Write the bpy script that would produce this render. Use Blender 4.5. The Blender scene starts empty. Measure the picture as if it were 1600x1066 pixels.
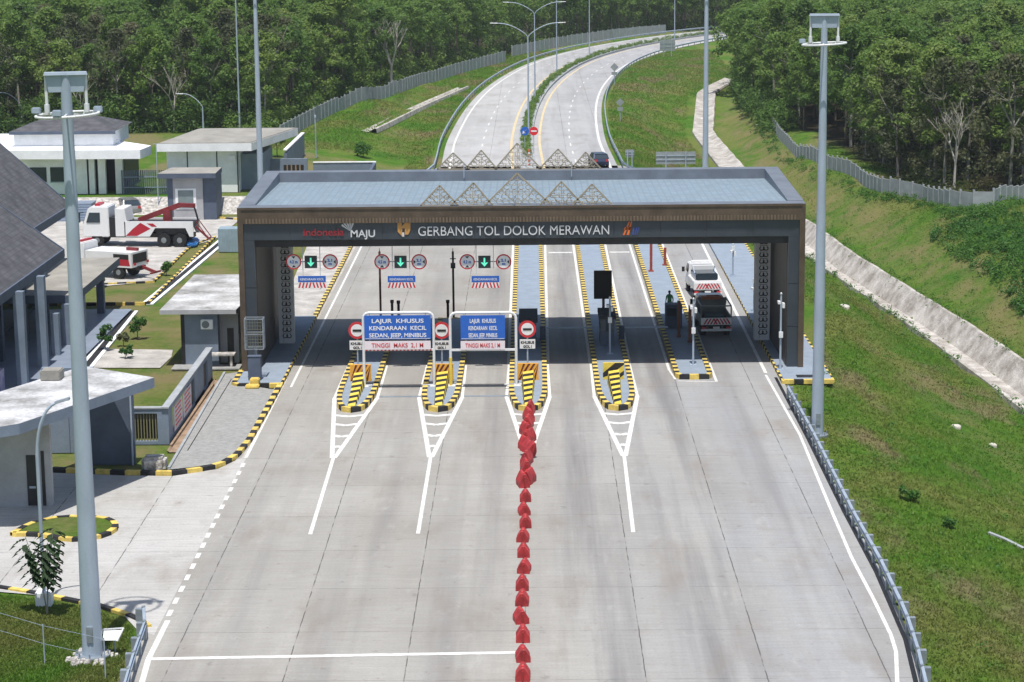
import bpy, bmesh, math, random
import numpy as np
from mathutils import Vector, Matrix
R = math.radians
random.seed(7); np.random.seed(7)
S = bpy.context.scene
COL = S.collection
# ------------------------------------------------------------ camera
H = 27.3; F = 3457.2
def _n(v):
    v = np.array(v, float); return v/np.linalg.norm(v)
_Y = _n((28, -668, F)); _Z = -_n((167, 17900, F)); _X = _n(np.cross(_Y, _Z)); _Z = _n(np.cross(_X, _Y))
M3 = np.array([_X, _Y, _Z])
cd = bpy.data.cameras.new('camera'); cam = bpy.data.objects.new('camera', cd); COL.objects.link(cam)
cd.sensor_width = 36; cd.lens = F/1600*36; cd.clip_start = 1; cd.clip_end = 6000
a, b, c = M3 @ [1, 0, 0], M3 @ [0, -1, 0], M3 @ [0, 0, -1]
cam.matrix_world = Matrix(((a[0], b[0], c[0], 0), (a[1], b[1], c[1], 0), (a[2], b[2], c[2], H), (0, 0, 0, 1)))
S.camera = cam
# ------------------------------------------------------------ light
SH = (0.02, 0.30)                       # shadow offset per metre of height (x, y)
sl = bpy.data.lights.new('sun', 'SUN'); so = bpy.data.objects.new('sun', sl); COL.objects.link(so)
sl.energy = 4.6; sl.angle = R(0.55); sl.color = (1, 0.96, 0.9)
sd = Vector((-SH[0], -SH[1], 1)).normalized()
so.rotation_euler = sd.to_track_quat('Z', 'Y').to_euler(); so.location = (0, 60, 80)
w = bpy.data.worlds.new('World'); S.world = w; w.use_nodes = True
nt = w.node_tree; bgn = nt.nodes['Background']; sky = nt.nodes.new('ShaderNodeTexSky')
sky.sky_type = 'NISHITA'; sky.sun_disc = False
sky.sun_elevation = math.asin(sd.z); sky.sun_rotation = math.atan2(sd.x, sd.y)
sky.air_density = 1.2; sky.dust_density = 1.5
nt.links.new(sky.outputs[0], bgn.inputs[0]); bgn.inputs[1].default_value = 0.1
S.view_settings.view_transform = 'Standard'; S.view_settings.look = 'None'
S.view_settings.exposure = 0.12; S.view_settings.gamma = 1
S.cycles.max_bounces = 6; S.cycles.transparent_max_bounces = 4
# ------------------------------------------------------------ placing helpers
def G(u, v, z=0.0):
    d = M3 @ np.array([u-800, v-533, F]); t = (z-H)/d[2]
    return (d[0]*t, d[1]*t, z)
def AT(u, v, Y):
    d = M3 @ np.array([u-800, v-533, F]); t = Y/d[1]
    return (d[0]*t, Y, H+d[2]*t)
def CY(D): return H/math.tan(math.atan2(668, F)+math.atan((H*F/D-135-533)/F))
def T(x, y): return (x*1.018-.205, CY(y))
def lerp(tab, x):
    return float(np.interp(x, [t[0] for t in tab], [t[1] for t in tab]))
TT = lambda tab: [(CY(y), x*1.018-.205) for y, x in tab]
def sm(x): x = min(1, max(0, x)); return x*x*(3-2*x)
XE = [(-100, 12.5), (60, 13.4), (73, 13.8), (81, 14.5), (90, 14.75), (114, 14.9), (128.8, 15.1)]+TT([(131, 16.4), (150, 19.5), (200, 17), (238, 11), (270, 10), (310, 10.6), (356, 13.8), (402, 21), (429, 30), (456, 37), (520, 52), (620, 90)])
XD = [(-100, 38)]+TT([(70, 35.6), (100, 34.5), (142, 31.8), (162, 30.2), (196, 26.6), (230, 24.6), (264, 23.9), (304, 23.7), (340, 27), (368, 34), (420, 48), (500, 64), (620, 120)])
def hgt(x, y):
    z = 0.0
    if x > 0:
        xe, xd = lerp(XE, y), lerp(XD, y)
        dep = -3.0*(1-sm((y-300)/60))-0.4
        if x > xe:
            if x < xd: z = dep*sm((x-xe)/(xd-2-xe))
            else: z = dep*(1-sm((x-xd-2)/8.5)) + 0.0
        t = abs(x-xd-0.1)/.8
        kd = 1-sm((y-215)/22)
        if y < 240 and t < 2.6: z -= 1.5*kd*(1-sm((t-1.5)/1.1))
        z += 1.6*math.exp(-((x-45)**2/60+(y-196)**2/90))
    if x < -12:
        z = 1.3*sm((y-203.2)/2.6)*sm((-x-15)/8)
    if (x > lerp(XD, y)+4) or (x < -20 and y > 300):
        z += 0.18*math.sin(x*.45+y*.2)+0.15*math.sin(y*.33-x*.21)
    return z
def GT(u, v):
    z = 0
    for i in range(14):
        p = G(u, v, z); z = 0.5*z+0.5*hgt(p[0], p[1])
    p = G(u, v, z); return (p[0], p[1], hgt(p[0], p[1]))
def spline(pts, n=8):
    P = [np.array(p, float) for p in pts]; P = [2*P[0]-P[1]]+P+[2*P[-1]-P[-2]]; out = []
    for i in range(1, len(P)-2):
        for k in range(n):
            t = k/n; p0, p1, p2, p3 = P[i-1:i+3]
            out.append(0.5*((2*p1)+(-p0+p2)*t+(2*p0-5*p1+4*p2-p3)*t*t+(-p0+3*p1-3*p2+p3)*t**3))
    out.append(P[-2]); return [tuple(q) for q in out]
def resample(pts, step):
    P = [np.array(p, float) for p in pts]; d = [0]
    for i in range(1, len(P)): d.append(d[-1]+np.linalg.norm(P[i]-P[i-1]))
    n = max(1, int(round(d[-1]/step))); L = np.linspace(0, d[-1], n+1)
    return [tuple(np.interp(l, d, [p[k] for p in P]) for k in range(len(P[0]))) for l in L]
# ------------------------------------------------------------ materials
MATS = {}
def mat(name, col, rough=0.6, metal=0.0, var=0.12, scale=1.5, col2=None, bump=0.0, bscale=8, emit=0, stretch=None, fine=0.0, spec=0.5):
    if name in MATS: return MATS[name]
    m = bpy.data.materials.new(name); m.use_nodes = True; MATS[name] = m
    N = m.node_tree.nodes; L = m.node_tree.links; p = N['Principled BSDF']
    p.inputs['Roughness'].default_value = rough; p.inputs['Metallic'].default_value = metal
    p.inputs['Specular IOR Level'].default_value = spec
    g = N.new('ShaderNodeNewGeometry'); mp = N.new('ShaderNodeMapping'); L.new(g.outputs['Position'], mp.inputs[0])
    if stretch: mp.inputs['Scale'].default_value = stretch
    n = N.new('ShaderNodeTexNoise'); n.inputs['Scale'].default_value = scale; n.inputs['Detail'].default_value = 6; n.inputs['Roughness'].default_value = 0.62
    L.new(mp.outputs[0], n.inputs[0])
    r = N.new('ShaderNodeValToRGB'); L.new(n.outputs[0], r.inputs[0])
    c1 = tuple(max(0, x*(1-var)) for x in col); c2 = col2 or tuple(min(1, x*(1+var)) for x in col)
    r.color_ramp.elements[0].position = .33; r.color_ramp.elements[1].position = .67
    r.color_ramp.elements[0].color = (*c1, 1); r.color_ramp.elements[1].color = (*c2, 1)
    out = r.outputs[0]
    if fine:
        n3 = N.new('ShaderNodeTexNoise'); n3.inputs['Scale'].default_value = scale*14; n3.inputs['Detail'].default_value = 4
        L.new(g.outputs['Position'], n3.inputs[0])
        mr = N.new('ShaderNodeMapRange'); L.new(n3.outputs[0], mr.inputs[0])
        mr.inputs[1].default_value = .3; mr.inputs[2].default_value = .7; mr.inputs[3].default_value = 1-fine; mr.inputs[4].default_value = 1+fine
        vm = N.new('ShaderNodeVectorMath'); vm.operation = 'SCALE'; L.new(out, vm.inputs[0]); L.new(mr.outputs[0], vm.inputs['Scale']); out = vm.outputs[0]
    L.new(out, p.inputs['Base Color'])
    if bump:
        n2 = N.new('ShaderNodeTexNoise'); n2.inputs['Scale'].default_value = bscale; n2.inputs['Detail'].default_value = 5
        L.new(g.outputs['Position'], n2.inputs[0])
        bp = N.new('ShaderNodeBump'); bp.inputs['Strength'].default_value = bump; bp.inputs['Distance'].default_value = 0.1
        L.new(n2.outputs[0], bp.inputs['Height']); L.new(bp.outputs[0], p.inputs['Normal'])
    if emit:
        L.new(out, p.inputs['Emission Color']); p.inputs['Emission Strength'].default_value = emit
    return m
def nodes(m): return m.node_tree.nodes, m.node_tree.links, m.node_tree.nodes['Principled BSDF']
def mathn(N, L, op, a, b=None, c=None):
    n = N.new('ShaderNodeMath'); n.operation = op
    for i, v in enumerate((a, b, c)):
        if v is None: continue
        if isinstance(v, (int, float)): n.inputs[i].default_value = v
        else: L.new(v, n.inputs[i])
    return n.outputs[0]
def mixc(N, L, f, a, b, mode='MIX'):
    n = N.new('ShaderNodeMix'); n.data_type = 'RGBA'; n.blend_type = mode
    for i, v in ((0, f), (6, a), (7, b)):
        if isinstance(v, (int, float)): n.inputs[i].default_value = v
        elif isinstance(v, tuple): n.inputs[i].default_value = (*v, 1)
        else: L.new(v, n.inputs[i])
    return n.outputs[2]
def noise(N, L, vec, scale, detail=5, st=None, lo=.35, hi=.65, o0=0, o1=1, rough=.6):
    if st:
        mp = N.new('ShaderNodeMapping'); mp.inputs['Scale'].default_value = st; L.new(vec, mp.inputs[0]); vec = mp.outputs[0]
    n = N.new('ShaderNodeTexNoise'); n.inputs['Scale'].default_value = scale; n.inputs['Detail'].default_value = detail
    n.inputs['Roughness'].default_value = rough; L.new(vec, n.inputs[0])
    mr = N.new('ShaderNodeMapRange'); L.new(n.outputs[0], mr.inputs[0])
    for i, v in zip((1, 2, 3, 4), (lo, hi, o0, o1)): mr.inputs[i].default_value = v
    return mr.outputs[0]
def dryness(N, L, P, c):
    c = mixc(N, L, noise(N, L, P, .16, 7, (1, .55, 1), lo=.43, hi=.60, o1=.75), c, (.225, .225, .065))
    return mixc(N, L, noise(N, L, P, .11, 8, (1.3, .5, 1), lo=.545, hi=.64, o1=.75), c, (.29, .22, .13))
def road_mat(name, c1, c2, joints=True, tyre=1.0):
    m = mat(name, c1, .85, var=.0); N, L, p = nodes(m)
    for l in list(p.inputs['Base Color'].links): L.remove(l)
    g = N.new('ShaderNodeNewGeometry'); P = g.outputs['Position']
    sx = N.new('ShaderNodeSeparateXYZ'); L.new(P, sx.inputs[0]); X, Y = sx.outputs[0], sx.outputs[1]
    c = mixc(N, L, noise(N, L, P, .12), c1, c2)
    # whole slabs differ slightly
    ix = mathn(N, L, 'FLOOR', mathn(N, L, 'DIVIDE', mathn(N, L, 'ADD', X, 9.0), 4.4)); iy = mathn(N, L, 'FLOOR', mathn(N, L, 'DIVIDE', mathn(N, L, 'SUBTRACT', Y, 82.1), 5.6))
    cb = N.new('ShaderNodeCombineXYZ'); L.new(ix, cb.inputs[0]); L.new(iy, cb.inputs[1])
    wn = N.new('ShaderNodeTexWhiteNoise'); L.new(cb.outputs[0], wn.inputs[0])
    c = mixc(N, L, mathn(N, L, 'MULTIPLY', wn.outputs[0], .14), c, tuple(x*.55 for x in c1))
    wb_ = N.new('ShaderNodeMapRange'); L.new(X, wb_.inputs[0]); wb_.inputs[1].default_value = 0; wb_.inputs[2].default_value = 9; wb_.inputs[3].default_value = .1; wb_.inputs[4].default_value = .75
    c = mixc(N, L, mathn(N, L, 'MULTIPLY', wb_.outputs[0], noise(N, L, P, .2, 4, (1, .35, 1), lo=.3, hi=.6, o0=.3, o1=1)), c, (.345, .36, .385))
    # brushed cross texture, long tyre streaks, spots
    c = mixc(N, L, noise(N, L, P, 1.0, 4, (.5, 4.5, 1), o1=.30), c, (.24, .225, .205))
    wx = N.new('ShaderNodeMapRange'); L.new(X, wx.inputs[0]); wx.inputs[1].default_value = -6; wx.inputs[2].default_value = 4; wx.inputs[3].default_value = .7; wx.inputs[4].default_value = 1.5
    w2 = N.new('ShaderNodeMapRange'); L.new(X, w2.inputs[0]); w2.inputs[1].default_value = 7; w2.inputs[2].default_value = 12; w2.inputs[3].default_value = 1; w2.inputs[4].default_value = .5
    lw = mathn(N, L, 'MULTIPLY', w2.outputs[0], mathn(N, L, 'MULTIPLY_ADD', mathn(N, L, 'COSINE', mathn(N, L, 'MULTIPLY', mathn(N, L, 'SUBTRACT', X, 2.25), 1.282)), .45, .85))
    c = mixc(N, L, mathn(N, L, 'MULTIPLY', mathn(N, L, 'MULTIPLY', noise(N, L, P, 1.0, 5, (.62, .022, 1), lo=.42, hi=.66, o1=.46*tyre), wx.outputs[0]), lw), c, (.155, .15, .155))
    c = mixc(N, L, noise(N, L, P, 1.0, 6, (.42, .16, 1), lo=.54, hi=.72, o1=.5), c, (.23, .19, .155))
    c = mixc(N, L, noise(N, L, P, 1.7, 6, lo=.62, hi=.70, o1=.38), c, (.14, .12, .11))
    c = mixc(N, L, noise(N, L, P, 1.1, 6, (1, .35, 1), lo=.6, hi=.75, o1=.22), c, (.60, .59, .57))
    c = mixc(N, L, noise(N, L, P, 9, 3, o1=.22), c, (.2, .19, .18))
    if joints:
        wob = noise(N, L, P, 1.2, 3, lo=0, hi=1, o0=-.035, o1=.035)
        jx = mathn(N, L, 'ABSOLUTE', mathn(N, L, 'SUBTRACT', mathn(N, L, 'MODULO', mathn(N, L, 'ADD', mathn(N, L, 'ADD', X, wob), 204.99), 4.4), 2.2))
        jy = mathn(N, L, 'ABSOLUTE', mathn(N, L, 'SUBTRACT', mathn(N, L, 'MODULO', mathn(N, L, 'ADD', mathn(N, L, 'ADD', Y, mathn(N, L, 'MULTIPLY', wob, .3)), 560-82.1+2.8), 5.6), 2.8))
        kx = mathn(N, L, 'LESS_THAN', jx, .022); ky = mathn(N, L, 'LESS_THAN', jy, .03)
        brk = noise(N, L, P, .9, 2, lo=.40, hi=.52, o0=.15, o1=.8)
        k = mathn(N, L, 'MULTIPLY', mathn(N, L, 'MAXIMUM', kx, mathn(N, L, 'MULTIPLY', ky, .45)), brk)
        c = mixc(N, L, k, c, (.05, .048, .045))
    L.new(c, p.inputs['Base Color'])
    bp = N.new('ShaderNodeBump'); bp.inputs['Strength'].default_value = .25; bp.inputs['Distance'].default_value = .02
    L.new(noise(N, L, P, 6, 5, (1, 3, 1)), bp.inputs['Height']); L.new(bp.outputs[0], p.inputs['Normal'])
    return m
CONC = road_mat('road_concrete', (.325, .308, .275), (.42, .405, .372))
CONC2 = road_mat('apron_concrete', (.49, .48, .455), (.58, .57, .55), tyre=.35)
CONC3 = road_mat('far_concrete_glare', (.46, .46, .46), (.55, .55, .55), tyre=.45)  # paler than the plaza concrete: glare on the distant road put into the colour
PAVE = mat('block_paving', (.30, .30, .29), .9, var=.16, scale=3.5, bump=.5, bscale=14, fine=.22)
LOT = mat('parking_concrete', (.42, .40, .375), .9, var=.28, scale=.7, bump=.4, bscale=10, fine=.15)
WHITE = mat('road_paint_white', (.58, .57, .545), .75, var=.08, scale=2.6, col2=(.80, .79, .77), fine=.10)
YELP = mat('road_paint_yellow', (.62, .50, .30), .7, var=.25, scale=1.2)
KY = mat('kerb_yellow', (.68, .50, .12), .7, var=.28, scale=2.5, fine=.12)
KB = mat('kerb_black', (.018, .018, .02), .75, var=.5, scale=3)
YEL = mat('yellow_paint', (.74, .56, .08), .6, var=.15, scale=3)
BLK = mat('black_paint', (.015, .015, .017), .5, var=.3)
DECK = mat('island_deck', (.25, .30, .365), .75, var=.09, scale=1.2, bump=.2, fine=.1)
GALV = mat('galvanised_steel', (.39, .46, .55), .5, .15, var=.10, scale=1.4, stretch=(1, 1, .3), fine=.03)
GALVD = mat('dull_steel', (.30, .34, .38), .5, .4, var=.2, scale=2)
WSTEEL = mat('white_steel', (.72, .73, .74), .45, var=.06)
SIGNB = mat('sign_blue', (.015, .115, .50), .45, var=.06)
SIGNW = mat('sign_white', (.80, .80, .80), .5, var=.03)
SIGNR = mat('sign_red', (.58, .03, .04), .5, var=.06)
SIGNBACK = mat('sign_back_grey', (.34, .37, .38), .5, .3, var=.12)
ORNG = mat('sign_orange', (.80, .40, .05), .6, var=.08)
ARROW = mat('lane_arrow_green', (.10, .62, .42), .5, emit=.8, var=.02)
BARRD = mat('barrier_deep_red', (.36, .026, .030), .55, var=.35, scale=2.2, fine=.15)
BARR = mat('barrier_red', (.62, .04, .032), .5, var=.35, scale=2.2, fine=.15)
GDARK = mat('gate_panel_grey', (.055, .068, .085), .38, .25, var=.12, scale=.8)
GINNER = mat('gate_inner_shade', (.028, .028, .032), .6, var=.3)  # near-black, so the shade of the recessed soffit is in the colour
GBROWN = mat('gate_bronze', (.10, .073, .050), .5, .2, var=.25, scale=1.2, fine=.1)
GCAP = mat('gate_parapet_grey', (.15, .17, .205), .5, var=.15, scale=.8, fine=.05)
STUC = mat('painted_wall_white', (.85, .86, .88), .8, var=.09, scale=.8, bump=.1)
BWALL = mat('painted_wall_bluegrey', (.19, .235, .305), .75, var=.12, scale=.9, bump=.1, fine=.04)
BWALLD = mat('slate_and_shaded_wall', (.085, .11, .16), .75, var=.15, scale=.9, bump=.1)  # slate paint; also carries painted shade on the kiosk side and fin wall
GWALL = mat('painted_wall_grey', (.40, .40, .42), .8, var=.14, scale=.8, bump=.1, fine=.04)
SLABT = mat('stained_roof_slab', (.27, .265, .255), .85, var=.2, scale=.42, col2=(.66, .67, .69), fine=.2)
SLABG = mat('plain_roof_slab', (.30, .285, .255), .85, var=.2, scale=.5, fine=.1)
GLASS = mat('dark_glass', (.03, .045, .06), .08, var=.1)
RUST = mat('rusty_brown_steel', (.16, .06, .035), .7, var=.3)
TYRE = mat('tyre_rubber', (.012, .012, .013), .85, var=.2)
TRWH = mat('vehicle_white', (.78, .78, .79), .3, var=.03)
TRRED = mat('vehicle_red', (.42, .012, .03), .35, var=.06)
TRGR = mat('vehicle_dark_grey', (.19, .21, .22), .5, var=.15)
REDSTEEL = mat('boom_red', (.22, .025, .03), .5, var=.2)
STONE = mat('rubble_stone', (.34, .31, .28), .9, var=.4, scale=3.2, col2=(.66, .63, .60), bump=.8, bscale=6, fine=.2)
FENCEM = mat('concrete_fence_panel', (.33, .35, .365), .8, var=.16, scale=1.3, fine=.08)
BARK = mat('bark', (.13, .105, .085), .9, var=.3, scale=3)
BARKP = mat('pale_bark', (.27, .25, .22), .9, var=.25, scale=3)
TAN = mat('soil_tan', (.30, .21, .14), .95, var=.3, scale=2)
# ditch lining: pale stone with dirt
DITCH = mat('ditch_lining', (.33, .295, .26), .9, var=.2, scale=.8, col2=(.57, .54, .505), bump=.7, bscale=4, fine=.2)
def tile_mat(name, col, sx, sy, dark, w=.08, axis=(0, 1), rough=.5, metal=0., var=.1):
    m = mat(name, col, rough, metal, var=var, scale=1.1, fine=.08); N, L, p = nodes(m)
    src = p.inputs['Base Color'].links[0].from_socket
    g = N.new('ShaderNodeNewGeometry'); s = N.new('ShaderNodeSeparateXYZ'); L.new(g.outputs['Position'], s.inputs[0])
    k = None
    for ax, st in zip(axis, (sx, sy)):
        if not st: continue
        f = mathn(N, L, 'LESS_THAN', mathn(N, L, 'FRACT', mathn(N, L, 'DIVIDE', mathn(N, L, 'ADD', s.outputs[ax], 500), st)), w)
        k = f if k is None else mathn(N, L, 'MAXIMUM', k, f)
    L.new(mixc(N, L, k, src, dark), p.inputs['Base Color'])
    return m
ROOFB = tile_mat('blue_metal_roofing', (.26, .33, .385), .42, 0, (.215, .285, .34), .2, rough=.5, metal=.2, var=.14)
SHING = tile_mat('dark_shingles', (.085, .085, .095), .35, .2, (.060, .060, .068), .14, axis=(1, 2), rough=.85, var=.45)
def foliage_mat(name, cols, tr=.25, dry=False):
    m = bpy.data.materials.new(name); m.use_nodes = True; N, L, p = nodes(m); MATS[name] = m
    g = N.new('ShaderNodeNewGeometry'); oi = N.new('ShaderNodeObjectInfo')
    r = N.new('ShaderNodeValToRGB'); e = r.color_ramp.elements
    n1 = noise(N, L, g.outputs['Position'], .16, 3, lo=.3, hi=.7)
    v = mathn(N, L, 'ADD', mathn(N, L, 'MULTIPLY', g.outputs['Random Per Island'], .28), mathn(N, L, 'ADD', mathn(N, L, 'MULTIPLY', oi.outputs['Random'], .40), mathn(N, L, 'MULTIPLY', n1, .30)))
    L.new(v, r.inputs[0])
    while len(e) < len(cols): e.new(.5)
    for i, (pos, c) in enumerate(cols): e[i].position = pos; e[i].color = (*c, 1)
    rc = dryness(N, L, g.outputs['Position'], r.outputs[0]) if dry else r.outputs[0]
    L.new(rc, p.inputs['Base Color']); p.inputs['Roughness'].default_value = .55; p.inputs['Specular IOR Level'].default_value = .35
    t = N.new('ShaderNodeBsdfTranslucent'); L.new(rc, t.inputs[0]); mx = N.new('ShaderNodeMixShader'); mx.inputs[0].default_value = tr+.2
    L.new(p.outputs[0], mx.inputs[1]); L.new(t.outputs[0], mx.inputs[2]); L.new(mx.outputs[0], N['Material Output'].inputs[0])
    return m
LEAF = foliage_mat('rubber_leaves', [(.08, (.060, .120, .026)), (.33, (.095, .190, .033)), (.56, (.150, .250, .044)), (.88, (.24, .31, .078))])
LEAFD = foliage_mat('thin_leaves', [(.1, (.06, .075, .035)), (.5, (.10, .12, .05)), (.9, (.18, .17, .09))])
LEAFG = foliage_mat('garden_leaves', [(.1, (.025, .09, .015)), (.5, (.055, .16, .022)), (.9, (.12, .25, .035))])
GRASSM = foliage_mat('grass_blades', [(.1, (.062, .165, .014)), (.38, (.105, .245, .022)), (.66, (.175, .285, .036)), (.92, (.27, .26, .10))], .3, True)
# ground: grass, dry patches, bare soil, dark litter below the woods
def ground_mat():
    m = bpy.data.materials.new('grassy_ground'); m.use_nodes = True; N, L, p = nodes(m)
    g = N.new('ShaderNodeNewGeometry'); P = g.outputs['Position']
    c = mixc(N, L, noise(N, L, P, .22, 6, lo=.36, hi=.62), (.060, .185, .013), (.135, .255, .024))
    c = mixc(N, L, noise(N, L, P, .9, 6, lo=.35, hi=.68, o1=.55), c, (.038, .120, .012))
    c = dryness(N, L, P, c)
    c = mixc(N, L, noise(N, L, P, 3.2, 5, lo=.3, hi=.7, o1=.55), c, (.034, .075, .012))
    c = mixc(N, L, noise(N, L, P, 7, 4, lo=.62, hi=.78, o1=.5), c, (.26, .27, .13))
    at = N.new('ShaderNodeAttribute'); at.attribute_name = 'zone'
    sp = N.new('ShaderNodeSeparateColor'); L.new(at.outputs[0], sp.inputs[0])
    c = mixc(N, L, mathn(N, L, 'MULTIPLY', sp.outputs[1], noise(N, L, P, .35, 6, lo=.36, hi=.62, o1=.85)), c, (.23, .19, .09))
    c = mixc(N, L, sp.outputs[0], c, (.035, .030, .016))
    L.new(c, p.inputs['Base Color']); p.inputs['Roughness'].default_value = .95; p.inputs['Specular IOR Level'].default_value = .1
    bp = N.new('ShaderNodeBump'); bp.inputs['Strength'].default_value = .9; bp.inputs['Distance'].default_value = .18
    L.new(noise(N, L, P, 2.6, 7, lo=.2, hi=.8, rough=.75), bp.inputs['Height']); L.new(bp.outputs[0], p.inputs['Normal'])
    return m
GROUND = ground_mat()
# ------------------------------------------------------------ mesh helpers
class MB:
    def __init__(s): s.v = []; s.f = []; s.m = []; s.sm = []
    def add(s, vs, fs, mi=0, smooth=False):
        o = len(s.v); s.v += [tuple(map(float, q)) for q in vs]
        for f in fs: s.f.append(tuple(i+o for i in f)); s.m.append(mi); s.sm.append(smooth)
        return s
    def box(s, x0, x1, y0, y1, z0, z1, mi=0):
        return s.add([(x0, y0, z0), (x1, y0, z0), (x1, y1, z0), (x0, y1, z0), (x0, y0, z1), (x1, y0, z1), (x1, y1, z1), (x0, y1, z1)],
                     [(0, 3, 2, 1), (4, 5, 6, 7), (0, 1, 5, 4), (1, 2, 6, 5), (2, 3, 7, 6), (3, 0, 4, 7)], mi)
    def hexa(s, b, t, mi=0):          # bottom 4 points, top 4 points (counter-clockwise)
        return s.add(list(b)+list(t), [(0, 3, 2, 1), (4, 5, 6, 7), (0, 1, 5, 4), (1, 2, 6, 5), (2, 3, 7, 6), (3, 0, 4, 7)], mi)
    def bar(s, a, b, w, h=None, mi=0):   # square bar between two points
        a = Vector(a); b = Vector(b); d = (b-a).normalized(); up = Vector((0, 0, 1)) if abs(d.z) < .95 else Vector((0, 1, 0))
        sd_ = d.cross(up).normalized()*(w/2); u = sd_.cross(d).normalized()*((h or w)/2)
        q = [-sd_-u, sd_-u, sd_+u, -sd_+u]
        return s.hexa([a+x for x in q], [b+x for x in q], mi)
    def tube(s, a, b, r0, r1=None, n=8, mi=0, caps=True, smooth=True):
        r1 = r0 if r1 is None else r1; a = Vector(a); b = Vector(b); d = (b-a).normalized()
        up = Vector((0, 0, 1)) if abs(d.z) < .95 else Vector((1, 0, 0)); x = d.cross(up).normalized(); y = d.cross(x)
        vs = []
        for c, r in ((a, r0), (b, r1)):
            for i in range(n):
                t = 2*math.pi*i/n; vs.append(c+(x*math.cos(t)+y*math.sin(t))*r)
        s.add(vs, [(i, (i+1) % n, n+(i+1) % n, n+i) for i in range(n)], mi, smooth)
        if caps: s.add(vs, [tuple(range(n))[::-1], tuple(range(n, 2*n))], mi)
        return s
    def path(s, pts, r, n=6, mi=0):
        for i in range(len(pts)-1):
            ra = r[i] if isinstance(r, (list, tuple)) else r; rb = r[i+1] if isinstance(r, (list, tuple)) else r
            s.tube(pts[i], pts[i+1], ra, rb, n, mi)
        return s
    def poly(s, pts, z=None, mi=0):
        return s.add([(p[0], p[1], p[2] if z is None else z) for p in pts], [tuple(range(len(pts)))], mi)
    def prism(s, pts, z0, z1, mi=0, mt=None):
        n = len(pts); A = sum(pts[i][0]*pts[(i+1) % n][1]-pts[(i+1) % n][0]*pts[i][1] for i in range(n))
        if A < 0: pts = pts[::-1]
        s.add([(p[0], p[1], z0) for p in pts]+[(p[0], p[1], z1) for p in pts],
              [(i, (i+1) % n, n+(i+1) % n, n+i) for i in range(n)]+[tuple(range(n))[::-1]], mi)
        s.add([(p[0], p[1], z1) for p in pts], [tuple(range(n))], mi if mt is None else mt); return s
    def xprism(s, pts, y0, y1, mi=0):    # outline in x,z pushed along y
        n = len(pts); s.add([(p[0], y0, p[1]) for p in pts]+[(p[0], y1, p[1]) for p in pts],
              [(i, (i+1) % n, n+(i+1) % n, n+i) for i in range(n)]+[tuple(range(n))[::-1], tuple(range(n, 2*n))], mi); return s
    def disc(s, c, r, n=20, mi=0, t=.02):   # facing -y
        return s.tube((c[0], c[1]+t, c[2]), c, r, r, n, mi, smooth=False)
    def sweep(s, path, prof, mi=0, smooth=False, closed=False, mis=None):
        rings = []; n = len(path)
        for i, p in enumerate(path):
            a = Vector(path[max(0, i-1)][:2]); b = Vector(path[min(n-1, i+1)][:2]); d = (b-a).normalized(); nx = Vector((d.y, -d.x))
            z = p[2] if len(p) > 2 else 0
            rings.append([(p[0]+nx.x*q[0], p[1]+nx.y*q[0], z+q[1]) for q in prof])
        k = len(prof)
        for i in range(n-1):
            m_ = mis[i % len(mis)] if mis else mi
            o = range(k if closed else k-1)
            s.add(rings[i]+rings[i+1], [(j, k+j, k+(j+1) % k, (j+1) % k) for j in o], m_, smooth)
        return s
    def build(s, name, mats, parent=None, world=False, bevel=0):
        if not isinstance(mats, (list, tuple)): mats = [mats]
        me = bpy.data.meshes.new(name); vs = s.v
        o = bpy.data.objects.new(name, me)
        if world and parent is not None:
            q = parent
            off = [0, 0, 0]
            while q is not None:
                off = [off[i]+q.location[i] for i in range(3)]; q = q.parent
            vs = [(x-off[0], y-off[1], z-off[2]) for x, y, z in vs]
        me.from_pydata(vs, [], s.f)
        for m in mats: me.materials.append(m)
        me.polygons.foreach_set('material_index', s.m); me.polygons.foreach_set('use_smooth', s.sm); me.update()
        if bevel:
            bm = bmesh.new(); bm.from_mesh(me); bmesh.ops.remove_doubles(bm, verts=bm.verts, dist=1e-4)
            bmesh.ops.bevel(bm, geom=[e for e in bm.edges if e.is_manifold and e.calc_face_angle(0) > .5], offset=bevel, segments=2, affect='EDGES', clamp_overlap=True)
            bm.to_mesh(me); bm.free()
        COL.objects.link(o); o.parent = parent
        return o
def tag(o, label=None, cat=None, group=None, kind=None):
    if label: o['label'] = label
    if cat: o['category'] = cat
    if group: o['group'] = group
    if kind: o['kind'] = kind
    return o
def struct(o): o['kind'] = 'structure'; return o
def empty(name, loc, label, cat, group=None, rz=0):
    o = bpy.data.objects.new(name, None); COL.objects.link(o); o.location = loc; o.rotation_euler = (0, 0, rz); o.empty_display_size = .5
    return tag(o, label, cat, group)
def copy_tree(o, parent=None):
    c = o.copy(); COL.objects.link(c); c.parent = parent
    for ch in list(o.children): copy_tree(ch, c)
    return c
def dup(o, loc, rz=None, label=None, group=None, sc=None):
    c = copy_tree(o); c.location = loc
    if rz is not None: c.rotation_euler = (0, 0, rz)
    if label: c['label'] = label
    if group: c['group'] = group
    if sc: c.scale = (sc, sc, sc)
    return c
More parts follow.
